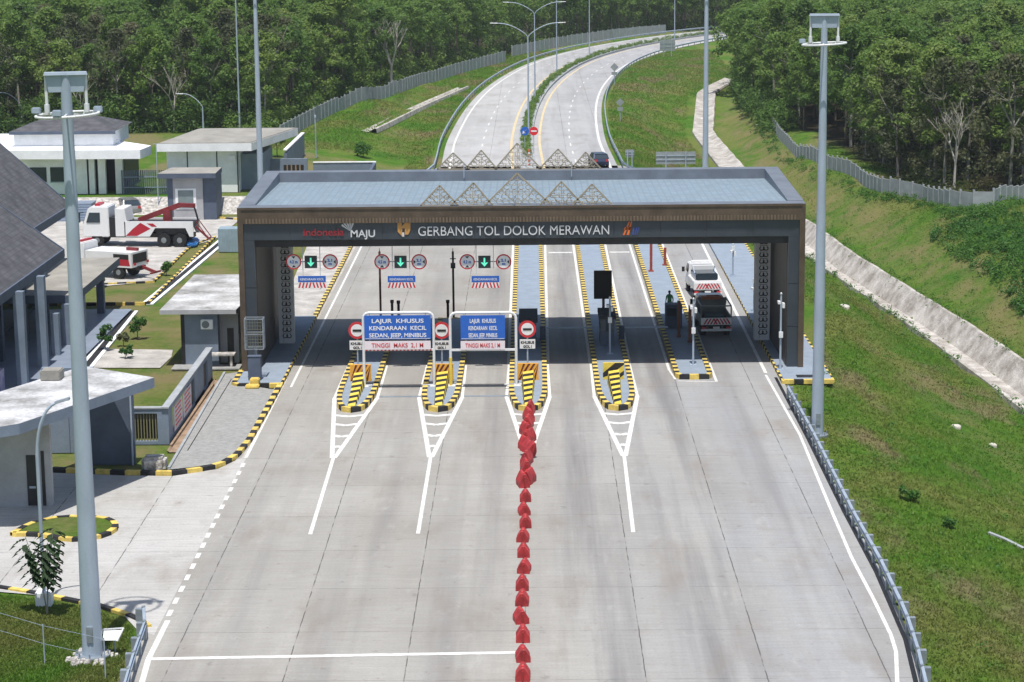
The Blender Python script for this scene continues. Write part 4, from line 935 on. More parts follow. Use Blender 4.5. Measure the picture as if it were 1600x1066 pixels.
# ============================================================ BUILDINGS
# hall with shingle roofs, far left
o = empty('shingled_hall', (-33, 130, 0), 'dark shingle roofed hall with slate columns at the left edge', 'building')
def roofplane(xe, ze, slope, y0, y1, run, m=SHING):
    mb = MB(); x1, z1 = xe-run, ze+run*slope; t = .22
    mb.hexa([(x1, y0, z1-t), (xe, y0, ze-t), (xe, y1, ze-t), (x1, y1, z1-t)], [(x1, y0, z1), (xe, y0, ze), (xe, y1, ze), (x1, y1, z1)])
    x2 = x1-run; mb.hexa([(x2, y0, ze-t), (x1, y0, z1-t), (x1, y1, z1-t), (x2, y1, ze-t)], [(x2, y0, ze), (x1, y0, z1), (x1, y1, z1), (x2, y1, ze)])
    r = mb.build('roof', m, o, True)
    MB().box(xe-.02, xe+.10, y0, y1, ze-.55, ze+.02).hexa([(x1, y1, z1-.5), (xe+.1, y1, ze-.5), (xe+.1, y1+.12, ze-.5), (x1, y1+.12, z1-.5)], [(x1, y1, z1+.02), (xe+.1, y1, ze+.02), (xe+.1, y1+.12, ze+.02), (x1, y1+.12, z1+.02)]).build('fascia', BWALLD, r, True)
roofplane(-30.3, 6.3, .74, 112, 141, 7)
roofplane(-33.3, 7.0, .93, 139, 158, 6)
for y in (127, 132.6): MB().box(-30.35, -29.75, y, y+.55, .25, 5.9).build('column', BWALL, o, True)
for y in (136.4, 139.8, 144.5, 151.2): MB().box(-30.3, -29.8, y, y+.5, .25, 2.9).build('column', BWALLD if y > 150 else BWALL, o, True)
for y in (129, 134.5, 141, 147.5): MB().box(-33.4, -32.9, y, y+.5, .25, 6).build('column', BWALLD, o, True)
MB().box(-46, -35.2, 118, 156, .25, 6.2).build('wall', BWALLD, o, True)
MB().box(-35.2, -35.15, 120, 137, .4, 2.8).box(-35.2, -35.15, 143, 155, .4, 2.8).build('window', GLASS, o, True)
MB().prism([(-42, 140.3), (-29.5, 140.3), (-29.5, 156.2), (-42, 156.2)], 2.9, 3.42, 0, 1).build('porch_slab', [BWALLD, SLABG], o, True)
MB().box(-31.2, -30.95, 121, 126.5, .25, 1.5).build('banner', mat('banner_lilac', (.34, .26, .50), .7, col2=(.62, .56, .68), scale=1.5), o, True)
# front-left office with pale stained slab roof
o = empty('slab_roofed_office', (-23, 106, 0), 'office with pale stained flat roof, dark fin wall, lower left', 'building')
zr = 5.0
rp_ = [G(241, 590, zr), G(30, 662, zr), G(0, 667, zr), G(-60, 668, zr), G(-60, 630, zr), G(0, 612, zr), G(130, 572, zr)]
MB().prism([(p[0], p[1]) for p in rp_], zr-.5, zr, 0, 1).build('roof_slab', [BWALL, SLABT], o, True)
MB().box(-22.75, -20.25, 109.0, 109.3, 0, zr-.5).build('fin_wall', BWALLD, o, True)  # dark slate stands in for the shade on this wall
MB().box(-25.4, -22.75, 111.6, 112, 0, zr-.5).build('wall', BWALL, o, True)
MB().box(-24.1, -24.06, 111.59, 111.6, 0, zr-.6).build('wall_joint', BWALLD, o, True)
wl = MB().box(-30, -22.75, 101.0, 101.35, 0, zr-.5).build('wall', GWALL, o, True)
MB().box(-23.9, -23.45, 100.96, 101.0, .05, 2.5).box(-23.2, -23.05, 100.96, 101.0, .05, 2.7).build('door', BLK, wl, True)
MB().box(-23.8, -23.5, 100.92, 100.96, .9, 1.0).build('door_handle', GALV, wl, True)
MB().tube((-20.35, 108.9, 0), (-20.35, 108.9, zr-.5), .05).build('downpipe', GALV, o, True)
MB().box(-24.2, -23.2, 106, 107, zr, zr+.5).build('roof_hatch', SLABG, o, True, bevel=.05)
# guardhouse
o = empty('guardhouse', (-20.2, 134, 0), 'blue grey guardhouse with stained concrete slab roof beside the left gate leg', 'building')
MB().prism([(-22.9, 133.4), (-18.2, 133.4), (-17.9, 140), (-17.95, 147), (-22.8, 147)], 3.35, 3.62, 0, 1).build('roof_slab', [GWALL, SLABT], o, True)
b_ = MB().box(-21.7, -19.45, 134.0, 145.5, 0, 3.35).build('wall', BWALL, o, True)
MB().box(-21.72, -21.5, 133.96, 134.0, 0, 3.35).build('corner_trim', BLK, b_, True)
MB().box(-19.45, -18.3, 134.9, 145.5, 0, 3.35).build('wall', GWALL, o, True)
MB().box(-18.3, -18.27, 137, 140.5, 1.0, 2.9).box(-18.3, -18.27, 142, 144.5, .1, 2.6).build('window', GLASS, o, True)
MB().box(-19.0, -18.6, 134.86, 134.9, .05, 2.2).build('door', BLK, o, True)
ac = MB().box(-20.45, -19.7, 133.7, 134.0, 2.35, 2.95).build('air_conditioner', STUC, o, True, bevel=.02); MB().disc((-20.15, 133.68, 2.65), .23).build('fan_grille', TRGR, ac, True)
MB().box(-22.2, -18.0, 132.6, 134.0, .02, .1).build('step', PAVE, o, True)
# utility bits between guardhouse and plinth
p = G(345, 575); tag(MB().box(p[0]-.8, p[0]+.9, p[1]-.3, p[1]+.5, .8, .9).box(p[0]-.75, p[0]-.6, p[1]-.2, p[1], 0, .8).box(p[0]+.6, p[0]+.75, p[1]-.2, p[1], 0, .8).build('concrete_bench', STONE), 'rough concrete bench by the guardhouse corner', 'bench')
p = G(345, 560); tag(MB().box(p[0]-.15, p[0]+.15, p[1]-.15, p[1]+.15, 0, 1.1).build('bollard', STUC, bevel=.03), 'short pale bollard beside the guardhouse', 'bollard')
p = G(400, 604); tag(MB().box(p[0]-.3, p[0]+.25, p[1]-.5, p[1]+.1, .1, .55).box(p[0]-.5, p[0]+.3, p[1]-1.2, p[1]-.6, .1, .3).build('yellow_block', KY, bevel=.05), 'broken yellow painted kerb blocks before the left gate leg', 'kerb block')
# sign wall enclosure
o = empty('banner_wall', (-19.4, 113.4, 0), 'low blue grey wall with white banners running beside the drain pit', 'wall')
MB().box(-19.5, -19.2, 113.3, 114.6, 0, 1.95).box(-19.5, -19.2, 114.6, 129.5, 1.7, 1.95).box(-19.5, -19.2, 122.5, 126, 0, 1.7).box(-19.5, -19.2, 127.6, 129.5, 0, 1.7).box(-19.5, -19.2, 114.6, 129.5, 0, .25).build('wall', BWALL, o, True)
MB().box(-21.35, -19.5, 113.3, 113.6, 1.68, 1.93).box(-19.8, -19.5, 113.3, 113.6, 0, 1.68).box(-21.35, -21.1, 113.3, 113.6, 0, 1.68).box(-21.1, -19.8, 113.32, 113.58, 0, .18).build('frame', BWALL, o, True)
mb = MB()
for i in range(8): mb.box(-21.02+i*.155, -20.96+i*.155, 113.4, 113.48, .18, 1.68)
mb.build('bars', mat('bars_olive', (.20, .19, .10), .6), o, True)
MB().box(-21.1, -19.8, 113.9, 113.93, .18, 1.68).build('screen', BLK, o, True)
for y0, y1 in ((115, 117.8), (118.2, 121)):
    bn = MB().box(-19.2, -19.17, y0, y1, .3, 1.65).build('banner', mat('banner_white', (.62, .55, .60), .6, col2=(.7, .66, .7)), o, True)
    mb = MB()
    for i in range(5):
        zz = .5+i*.24; mb.box(-19.17, -19.165, y0+.35, y1-.3-.3*(i % 2), zz, zz+.1)
    mb.build('banner_lettering', SIGNR, bn, True)
MB().box(-19.45, -19.3, 121.2, 122.4, .25, 1.7).box(-19.45, -19.3, 126.1, 127.5, .25, 1.7).build('opening', BLK, o, True)
MB().box(-19.55, -19.15, 113.2, 129.6, 1.95, 2.03).box(-21.4, -19.55, 113.25, 113.65, 1.93, 2.0).build('coping', FENCEM, o, True)
# drain pit
o = empty('drain_pit', (-17.9, 120, 0), 'brown open drain pit with concrete edges between wall and sloping pavement', 'drain')
a_, b_ = G(238, 712), G(332, 590)
mb = MB().sweep([(-18.5, 111.5, 0), (-18.6, 129.5, 0)], [(-.55, .0), (-.55, .1), (-.5, .1), (-.42, .02), (.4, .02), (.5, .1), (.55, .1), (.55, .0)])
mb.build('channel', TAN, o, True)
MB().bar((-19.0, 112.5, .10), (-18.95, 128, .10), .12, .16).build('edge', TAN, o, True)
q0, q1 = G(264, 736), G(351, 586)
MB().bar((q0[0], q0[1], .1), (q1[0], q1[1], .1), .14, .2).build('edge', FENCEM, o, True)
p = G(242, 735); tag(MB().box(p[0]-.6, p[0]+.6, p[1]-.5, p[1]+.5, 0, .75).build('concrete_culvert', STONE, bevel=.15), 'rounded concrete culvert block at the low end of the drain pit', 'culvert')
p = G(205, 688); 
# kiosk
o = empty('grey_kiosk', (-30, 201, 0), 'small grey kiosk with white framed window behind the tow truck', 'building')
xa, xb = AT(263, 330, 201)[0], AT(318, 330, 201)[0]
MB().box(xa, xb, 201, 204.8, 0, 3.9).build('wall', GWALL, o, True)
MB().box(xb, xb+1.2, 201.1, 204.9, 0, 3.85).build('side_wall', BWALLD, o, True)  # shade of the kiosk's right face painted in as a darker colour
MB().box(xa-.02, xa+.5, 200.98, 201.5, 0, 3.9).build('pillar', BWALLD, o, True)
MB().prism([(xa-.8, 200.4), (xb+1.3, 200.4), (xb+1.2, 205.4), (xa-.3, 205.4)], 3.9, 4.35, 0, 1).build('roof_slab', [BWALLD, SLABG], o, True)
w_ = MB().box(xa+.7, xa+2.6, 200.95, 201, 1.0, 2.9).build('window', STUC, o, True); MB().box(xa+.95, xa+2.35, 200.92, 200.95, 1.1, 2.75).build('pane', mat('pale_glass', (.20, .25, .26), .2), w_, True)
p = G(1, 1)
# transformer box
xa, xb = AT(342, 375, 181.5)[0], AT(373, 375, 181.5)[0]
o = empty('utility_box', ((xa+xb)/2, 181.5, 0), 'pale blue grey utility box left of the gate roof corner', 'utility box')
b_ = MB().box(xa, xb, 181, 182.6, 0, 1.95).build('cabinet', mat('box_bluegrey', (.27, .36, .42), .5), o, True, bevel=.03)
mb = MB()
for i in range(6): mb.box(xa+.1+i*.26, xa+.13+i*.26, 180.98, 181, .1, 1.85)
mb.build('ribs', GALVD, o, True)
# white flat roofed building
o = empty('white_flat_building', (-32, 212, 1.3), 'white panelled building with wide flat roof behind the grey kiosk', 'building')
xa, xb = AT(262, 290, 211)[0], AT(373, 290, 211)[0]; Z0 = 1.3
zr = AT(300, 236, 210.5)[2]
MB().box(xa, xb, 211, 220, Z0, zr).build('wall', STUC, o, True)
for u in (294, 340, 372): x = AT(u, 290, 210.9)[0]; MB().box(x-.05, x+.05, 210.96, 211, Z0, zr).build('panel_joint', BLK, o, True)
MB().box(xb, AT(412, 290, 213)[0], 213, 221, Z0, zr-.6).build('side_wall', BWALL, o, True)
x0, x1 = AT(245, 236, 210)[0], AT(393, 236, 210)[0]
MB().prism([(x0, 210), (x1, 210), (x1+2.9, 225), (x0+1.8, 225)], zr, zr+.75, 0, 1).build('roof_slab', [STUC, SLABG], o, True)
MB().prism([(x0+.2, 210.2), (x1-.2, 210.2), (x1+2.7, 224.8), (x0+2, 224.8)], zr+.74, zr+.8, 0).build('roof_membrane', SLABG, o, True)
MB().box(AT(300, 236, 211)[0], AT(318, 236, 211)[0], 210.94, 211, Z0+.05, Z0+2.1).build('door', BWALL, o, True)
MB().box(xb-.9, xb-.2, 210.7, 211, zr-1.0, zr-.5).build('air_conditioner', STUC, o, True, bevel=.03)
MB().tube((xb+.1, 210.9, Z0), (xb+.1, 210.9, zr), .06).build('downpipe', GALVD, o, True)
# hip roofed house with white slab
o = empty('hip_roofed_house', (-45, 212, 1.3), 'white house with grey hip roof and white canopy at the far left', 'building')
zs0 = AT(118, 249, 209)[2]
x1 = AT(118, 249, 209)[0]; x2, y2 = G(251, 214, zs0+.9)[:2]
MB().prism([(x1-9.5, 209.5), (x1, 209), (x2, y2-12), (x2+.4, y2-8), (x1-4, 226), (x1-14, 226)], zs0, zs0+.85, 0, 0).build('canopy_slab', STUC, o, True)
MB().box(x1-9, AT(140, 297, 210.5)[0], 210.5, 221, 1.3, zs0).build('wall', STUC, o, True)
MB().box(AT(140, 297, 210.5)[0], AT(188, 297, 210.5)[0], 213, 221, 1.3, zs0).build('porch_shade_block', BLK, o, True)  # solid black block in place of the shaded space behind the columns
for u in (143, 160, 187): x = AT(u, 290, 210.6)[0]; MB().box(x-.35, x+.35, 210.5, 211.1, 1.3, zs0).build('column', STUC, o, True)
xa, xb = AT(22, 222, 213)[0], AT(183, 222, 213)[0]; zu0, zu1 = zs0+.8, AT(100, 205, 213)[2]
MB().box(xa, xb-.4, 213, 221.5, zu0, zu1).build('upper_wall', STUC, o, True)
zc = AT(100, 178, 217)[2]; cx = (xa+xb)/2
mb = MB(); e = .35
q = [(xa-e, 212.6, zu1), (xb+e-.4, 212.6, zu1), (xb+e-.4, 222, zu1), (xa-e, 222, zu1)]; rp2 = [(xa+3.4, 217.3, zc), (xb-3.8, 217.3, zc)]
mb.add(q+rp2, [(0, 1, 5, 4), (1, 2, 5), (2, 3, 4, 5), (3, 0, 4), (3, 2, 1, 0)]); mb.build('hip_roof', SHING, o, True)
MB().box(xa-e, xb+e-.4, 212.5, 212.6, zu1-.28, zu1+.02).build('fascia', BWALLD, o, True)
for u in (28, 60, 92): x = AT(u, 280, 210.45)[0]; wn_ = MB().box(x-.8, x+.8, 210.44, 210.5, 2.5, 3.9).build('window', GLASS, o, True); MB().box(x-.86, x+.86, 210.40, 210.44, 2.42, 2.5).build('sill', GALV, wn_, True)
MB().box(x1-1, x1-.3, 210.2, 210.5, zs0-1.0, zs0-.5).build('air_conditioner', STUC, o, True, bevel=.03)
# dark slatted fence
o = empty('slatted_fence', (-35, 212, 1.3), 'dark blue grey slatted fence between the two white buildings', 'fence')
xa, xb = AT(190, 290, 210)[0], AT(263, 290, 210)[0]
mb = MB(); x = xa
while x < xb: mb.box(x, x+.12, 210, 210.08, 1.3, 3.6); x += .2
mb.build('slats', BWALLD, o, True)
MB().box(xa, xb, 209.95, 210.1, 2.9, 3.0).box(xa, xb, 209.95, 210.1, 1.9, 2.0).build('rail', BWALL, o, True)
# walled yard right of the white building
o = empty('walled_yard', (-22, 222, 1.3), 'blue grey yard walls with barred window above the gate roof left end', 'wall')
P0, P1 = G(425, 276, 1.3), G(582, 268, 1.3); yy = 220
xa, xb, xc_ = AT(395, 262, 219)[0], AT(480, 262, 219)[0], AT(582, 262, 224)[0]
MB().box(xa, xb, 219, 219.4, .9, 3.6).build('wall', BWALL, o, True)
MB().box(xb, xc_, 225, 225.3, .5, 2.5).build('wall', BWALL, o, True)
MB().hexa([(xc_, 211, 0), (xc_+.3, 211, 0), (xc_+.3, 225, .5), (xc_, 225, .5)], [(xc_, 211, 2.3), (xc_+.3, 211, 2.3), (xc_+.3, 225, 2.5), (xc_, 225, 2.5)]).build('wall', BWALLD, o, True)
x0 = AT(443, 255, 219)[0]; wi = MB().box(x0, x0+2, 218.96, 219, 1.9, 3.0).build('opening', BLK, o, True); mb = MB()
for i in range(4): mb.box(x0+.3+i*.42, x0+.44+i*.42, 218.92, 218.96, 1.9, 3.0)
mb.build('bars', TAN, wi, True)
MB().box(xb, xc_+.3, 224.95, 225.35, 2.5, 2.6).build('coping', STUC, o, True)
a_ = G(440, 225, 1.3); MB().hexa([(-25.4, 226, 1.3), (-25.1, 226, 1.3), (-25.1, 244, 1.3), (-25.4, 244, 1.3)], [(-25.4, 226, 3.4), (-25.1, 226, 3.4), (-25.1, 244, 3.7), (-25.4, 244, 3.7)]).build('side_wall', BWALL, o, True)
MB().box(-25.45, -25.05, 226, 244, 3.68, 3.8).build('side_coping', STUC, o, True)
mb = MB(); p = G(514, 270, 1.0); mb.box(p[0]-.9, p[0]+.8, p[1]-2, p[1]+2, .2, 1.9)
tag(mb.build('white_tank', STUC, bevel=.25), 'white rounded tank standing inside the walled yard', 'tank')
# ============================================================ SIGNS BEYOND
def backsign(u0, u1, v0, v1, vb, lab, lattice=True):
    p = GT((u0+u1)/2, vb); Y = p[1]; o = empty('sign_board', p, lab, 'road sign'); a_, b_ = AT(u0, v1, Y), AT(u1, v0, Y)
    MB().box(a_[0], b_[0], Y, Y+.06, a_[2], b_[2]).build('board', SIGNBACK, o, True)
    mb = MB()
    for k in (.33, .66): z = a_[2]+(b_[2]-a_[2])*k; mb.box(a_[0], b_[0], Y-.06, Y, z, z+.06)
    mb.build('stiffener', GALV, o, True)
    w_ = b_[0]-a_[0]
    for k in (.25, .75): MB().tube((a_[0]+w_*k, Y-.12, p[2]-.3), (a_[0]+w_*k, Y-.12, b_[2]), .07).build('post', GALV, o, True)
backsign(1025, 1087, 237, 257, 290, 'wide grey back of a road sign rising behind the gate roof')
backsign(1031, 1055, 62, 80, 88, 'grey back of a road sign far up the bend')
backsign(977, 991, 234, 246, 262, 'small grey sign back beside the guardrail behind the gate')
for u, v, vb, lab in ((960, 105, 133, 'grey diamond sign back at the inside of the bend, farther one'), (969, 160, 190, 'grey diamond sign back at the inside of the bend, nearer one')):
    p = GT(u+2, vb); Y = p[1]; c = AT(u, v, Y); o = empty('diamond_sign', p, lab, 'road sign'); r = 6.5*Y/F
    MB().add([(c[0]-r, Y, c[2]), (c[0], Y, c[2]-r), (c[0]+r, Y, c[2]), (c[0], Y, c[2]+r), (c[0]-r, Y+.05, c[2]), (c[0], Y+.05, c[2]-r), (c[0]+r, Y+.05, c[2]), (c[0], Y+.05, c[2]+r)], [(0, 1, 2, 3), (7, 6, 5, 4), (0, 4, 5, 1), (1, 5, 6, 2), (2, 6, 7, 3), (3, 7, 4, 0)]).build('board', SIGNBACK, o, True)
    MB().box(c[0]-r*.7, c[0]+r*.7, Y, Y+.05, c[2]-r-.6, c[2]-r-.1).build('plate', SIGNBACK, o, True)
    MB().tube((c[0], Y+.1, p[2]-.2), (c[0], Y+.1, c[2]), .06).build('post', GALV, o, True)
p = G(827, 262); o = empty('median_marker', (p[0], p[1], 0), 'orange red marker post at the head of the median', 'marker')
MB().tube((p[0], p[1], 0), (p[0], p[1], 2.0), .13).build('post', mat('marker_orange', (.70, .14, .06), .5), o, True); mb = MB()
for i in range(3): mb.tube((p[0], p[1], .4+i*.55), (p[0], p[1], .6+i*.55), .135)
mb.build('bands', SIGNW, o, True)
for u, m1, lab in ((820, SIGNB, 'round blue arrow sign at the head of the median'), (834, mat('sign_bright_red', (.68, .02, .03), .5), 'round red no entry sign at the head of the median')):
    p = G(u, 245); Y = p[1]; c = AT(u, 205, Y); o = empty('round_sign', p, lab, 'road sign')
    d_ = MB().disc((c[0], Y, c[2]), .5, 24).build('disc', m1, o, True)
    if m1 == SIGNB: MB().bar((c[0]+.22, Y-.01, c[2]+.2), (c[0]-.1, Y-.01, c[2]-.12), .12, .01).add([(c[0]-.28, Y-.012, c[2]-.3), (c[0]+.08, Y-.012, c[2]-.22), (c[0]-.2, Y-.012, c[2]+.06)], [(0, 1, 2)]).build('symbol', SIGNW, d_, True)
    else: MB().box(c[0]-.32, c[0]+.32, Y-.012, Y-.002, c[2]-.08, c[2]+.08).build('symbol', SIGNW, d_, True)
    MB().tube((c[0], Y+.08, 0), (c[0], Y+.08, c[2]), .04).build('post', GALV, o, True)
# ============================================================ FENCES
def panel_fence(pts, lab, h, step, name='panel_fence', wav=0.0):
    P = resample([(p[0], p[1]) for p in pts], step); o = empty(name, (P[0][0], P[0][1], hgt(*P[0])), lab, 'fence')
    for i in range(len(P)-1):
        a_, b_ = P[i], P[i+1]; z = min(hgt(*a_), hgt(*b_)); z = round(z/.12)*.12; hh = h+random.uniform(-.04, .04)
        MB().bar((a_[0], a_[1], z+hh/2-.1), (b_[0], b_[1], z+hh/2-.1), .07, hh+.2).build('panel', FENCEM, o, True)
        MB().box(a_[0]-.09, a_[0]+.09, a_[1]-.09, a_[1]+.09, z-.3, z+hh+.16).build('post', FENCEM, o, True)
panel_fence(FENCE_L, 'grey concrete panel fence along the left woods', 1.9, 2.6)
panel_fence(FENCE_B, 'pale concrete panel fence before the trees above the bend', 2.0, 3)
panel_fence(FENCE_R, 'pale concrete panel fence in front of the right woods', 1.45, 2.0)
# ============================================================ VEHICLES  (local: +x is forward)
def wheel(par, x, y, r=.45, w_=.3, n_=18):
    t = MB().tube((x, y-w_/2, r), (x, y+w_/2, r), r, n=n_, smooth=False).build('wheel', TYRE, par)
    s_ = 1 if y > 0 else -1
    MB().tube((x, y+s_*w_*.3, r), (x, y+s_*(w_/2+.015), r), r*.5, r*.4, n=14, smooth=False).build('rim', TRGR, t)
    return t
def sweepbody(prof, hw, top=.86, zt_=1.0):   # side outline in x,z with tumblehome above zt_
    mb = MB(); n_ = len(prof); st = []
    for s_ in (-1, 1): st.append([(x, s_*hw*(1 if z <= zt_ else top), z) for x, z in prof])
    mb.add(st[0]+st[1], [(i, (i+1) % n_, n_+(i+1) % n_, n_+i) for i in range(n_)]+[tuple(range(n_))[::-1], tuple(range(n_, 2*n_))])
    return mb
def car(loc, rz, lab, paint, dark=False):
    o = empty('parked_car' if not dark else 'moving_car', loc, lab, 'car', rz=rz)
    sweepbody([(-2.1, .35), (2.1, .35), (2.15, .7), (1.9, .92), (1.05, 1.02), (-2.0, 1.05), (-2.15, .8)], .86).build('body', paint, o, bevel=.06)
    g_ = sweepbody([(1.15, 1.0), (.45, 1.48), (-1.5, 1.5), (-2.02, 1.03)], .82, .84, 1.1).build('glasshouse', GLASS, o)
    MB().box(-1.55, .5, -.66, .66, 1.47, 1.55).build('roof', paint, o, bevel=.03)
    for s_ in (-1, 1):
        MB().bar((1.12, s_*.80, 1.02), (.47, s_*.69, 1.5), .07).bar((-.45, s_*.80, 1.02), (-.45, s_*.70, 1.5), .07).bar((-2.0, s_*.80, 1.03), (-1.52, s_*.69, 1.5), .09).build('pillar', paint, o)
        MB().box(2.1, 2.17, s_*.5-.17, s_*.5+.17, .66, .84).build('headlight', SIGNW, o)
        MB().box(-2.17, -2.1, s_*.62-.12, s_*.62+.12, .75, 1.0).build('tail_light', SIGNR, o)
        MB().box(.75, .95, s_*.98-.1, s_*.98+.1, 1.0, 1.13).build('mirror', paint, o, bevel=.02)
        for x in (-1.35, 1.35): wheel(o, x, s_*.78, .34, .22)
    return o
p = G(936, 263); car((p[0], p[1]+1.8, 0), R(97), 'dark blue car driving away on the curving road behind the gate', mat('car_navy', (.03, .045, .10), .25, .3), True)
p = G(196, 338); car((p[0], p[1]+1.5, 0), R(112), 'silver grey car parked behind the large tow truck', mat('car_silver', (.30, .31, .31), .3, .5))
p = GT(122, 302); car((p[0]-.6, p[1]+2.5, 1.3), R(60), 'white car half hidden behind the left mast by the white house', TRWH)
# large tow truck
def tow_truck(loc, rz, lab, big=True):
    o = empty('tow_truck', loc, lab, 'tow truck', rz=rz); L_ = 1.0
    MB().box(-4.2, 3.9, -.42, .42, .62, .95).build('chassis', BLK, o)
    cb = sweepbody([(2.3, .75), (4.35, .75), (4.42, 1.5), (4.25, 2.1), (3.95, 2.95), (3.6, 3.05), (2.35, 3.05)], 1.2, .94, 1.8).build('cab', TRWH, o, bevel=.07)
    MB().add([(4.435, -1.0, 1.72), (4.435, 1.0, 1.72), (4.05, .95, 2.72), (4.05, -.95, 2.72)], [(0, 1, 2, 3)]).build('windscreen', GLASS, cb)
    for s_ in (-1, 1):
        MB().add([(3.0, s_*1.215, 1.85), (4.1, s_*1.215, 1.85), (3.85, s_*1.15, 2.6), (3.0, s_*1.15, 2.6)], [(0, 1, 2, 3)[::s_]]).build('side_window', GLASS, cb)
        MB().bar((4.3, s_*1.15, 2.6), (4.55, s_*1.45, 2.6), .05).box(4.5, 4.6, s_*1.5-.12, s_*1.5+.12, 1.9, 2.65).build('mirror', BLK, cb)
        MB().box(4.36, 4.44, s_*.85-.2, s_*.85+.2, .9, 1.1).build('headlight', SIGNW, o)
        wheel(o, 3.3, s_*1.0, .5, .34); wheel(o, -2.0, s_*1.0, .52, .5); wheel(o, -3.25, s_*1.0, .52, .5)
        bd = MB().add([(x, s_*1.24, z) for x, z in [(1.0, .8), (-.9, .8), (-1.35, 1.45), (-3.75, 1.45), (-4.05, .8), (-4.35, .8), (-4.35, 1.95), (1.0, 1.95)]]+[(x, s_*1.1, z) for x, z in [(1.0, .8), (-.9, .8), (-1.35, 1.45), (-3.75, 1.45), (-4.05, .8), (-4.35, .8), (-4.35, 1.95), (1.0, 1.95)]], [(0, 1, 2, 7), (2, 3, 6, 7), (3, 4, 5, 6)]+[(8+i, 8+(i+1) % 8, (i+1) % 8, i) for i in range(8)]+[(15, 10, 9, 8), (15, 14, 11, 10), (14, 13, 12, 11)]).build('side_panel', TRWH, o)
        MB().add([(x, s_*1.246, z) for x, z in [(1.0, .85), (.1, .85), (-1.0, 1.4), (-.2, 1.85), (.4, 1.4)]], [(0, 1, 2, 3, 4)[::-s_]]).build('red_graphic', TRRED, bd)
        MB().add([(x, s_*1.247, z) for x, z in [(-1.1, 1.55), (-1.5, 1.55), (-1.2, 1.8), (-.7, 1.8)]], [(0, 1, 2, 3)[::-s_]]).build('red_graphic', TRRED, bd)
        MB().box(-1.4, -3.75, s_*.75, s_*1.0, .95, 1.5).build('wheel_well', BLK, o)
    MB().box(-4.3, 1.0, -1.1, 1.1, 1.55, 1.8).build('deck', BLK, o)
    MB().box(1.1, 1.8, -1.2, 1.2, .8, 2.9).hexa([(.9, -1.2, 1.9), (1.1, -1.2, 1.9), (1.1, 1.2, 1.9), (.9, 1.2, 1.9)], [(1.05, -1.2, 2.9), (1.1, -1.2, 2.9), (1.1, 1.2, 2.9), (1.05, 1.2, 2.9)]).build('tool_cabinet', TRWH, o, bevel=.04)
    MB().box(1.85, 2.3, -1.0, 1.0, .7, 2.2).build('engine_bay', BLK, o)
    b_ = MB().bar((.2, 0, 1.9), (-3.1, 0, 3.05), .42, .38).bar((-3.0, 0, 3.05), (-4.3, 0, 3.0), .34, .3).box(-2.4, -1.8, -.35, .35, 1.8, 2.7).build('boom', REDSTEEL, o)
    MB().bar((-4.2, .15, 3.0), (-4.5, .15, 1.9), .06).bar((-4.2, -.15, 3.0), (-4.5, -.15, 1.9), .06).build('cable', BLK, b_)
    MB().bar((-4.3, 0, 1.4), (-5.3, 0, .5), .14).bar((-5.3, -.7, .5), (-5.3, .7, .5), .11).bar((-4.4, .5, 1.9), (-5.4, .5, .55), .06).bar((-4.4, -.5, 1.9), (-5.4, -.5, .55), .06).build('underlift', REDSTEEL, o)
    MB().box(3.1, 3.5, -.7, .7, 3.05, 3.2).build('light_bar', TRRED, o)
    return o
p0 = G(219, 386); tow_truck((p0[0], p0[1]+1.2, 0), R(176), 'large white tow truck with red boom and rear twin axle').scale = (1.08, 1.08, 1.12)
def small_tow(loc, rz, lab):
    o = empty('tow_truck', loc, lab, 'tow truck', rz=rz)
    cb = sweepbody([(1.0, .5), (2.75, .5), (2.8, 1.1), (2.45, 1.95), (2.2, 2.05), (1.05, 2.05)], .92, .9, 1.2).build('cab', TRWH, o, bevel=.06)
    MB().add([(2.79, -.78, 1.22), (2.79, .78, 1.22), (2.49, .72, 1.86), (2.49, -.72, 1.86)], [(0, 1, 2, 3)]).build('windscreen', GLASS, cb)
    MB().box(-2.7, 1.0, -.35, .35, .5, .75).build('chassis', BLK, o)
    mb = MB().box(-2.5, .85, -.98, .98, .7, 1.62)
    bd = mb.build('flatbed', TRWH, o, bevel=.02)
    for s_ in (-1, 1):
        wheel(o, 1.9, s_*.8, .4, .26); wheel(o, -1.5, s_*.8, .4, .3)
        MB().add([(x, s_*.99, z) for x, z in [(-.9, .82), (-2.4, .82), (-2.3, 1.2), (-1.3, 1.2)]], [(0, 1, 2, 3)[::-s_]]).build('red_graphic', TRRED, bd)
        MB().box(.0, .5, s_*.99-.01, s_*.99+.01, .95, 1.1).build('red_graphic', TRRED, bd)
        MB().box(-2.62, -2.6, s_*.75-.12, s_*.75+.12, .85, 1.0).build('tail_light', SIGNR, o)
    MB().box(-2.51, -2.5, -.8, .8, .95, 1.5).box(-2.3, -1.2, -.985, -.98, 1.15, 1.5).box(-2.3, -1.2, .98, .985, 1.15, 1.5).build('recess_shade_panel', BLK, o)  # flat black panels on the closed box imitate shaded recesses
    MB().bar((-1.6, 0, 1.7), (-2.4, 0, 1.7), .2).build('boom', REDSTEEL, o)
    MB().bar((-2.6, 0, .7), (-3.6, 0, .4), .16).bar((-3.6, -.6, .4), (-3.6, .6, .4), .1).build('underlift', REDSTEEL, o)
    MB().box(1.3, 1.55, -.6, .6, 2.05, 2.16).build('light_bar', TRRED, o)
    return o
p0 = G(160, 436); stt = small_tow((p0[0], p0[1]+1.6, 0), R(157), 'smaller white flatbed tow truck with red graphics behind the left mast'); stt.scale = (1.25, 1.2, 1.3)
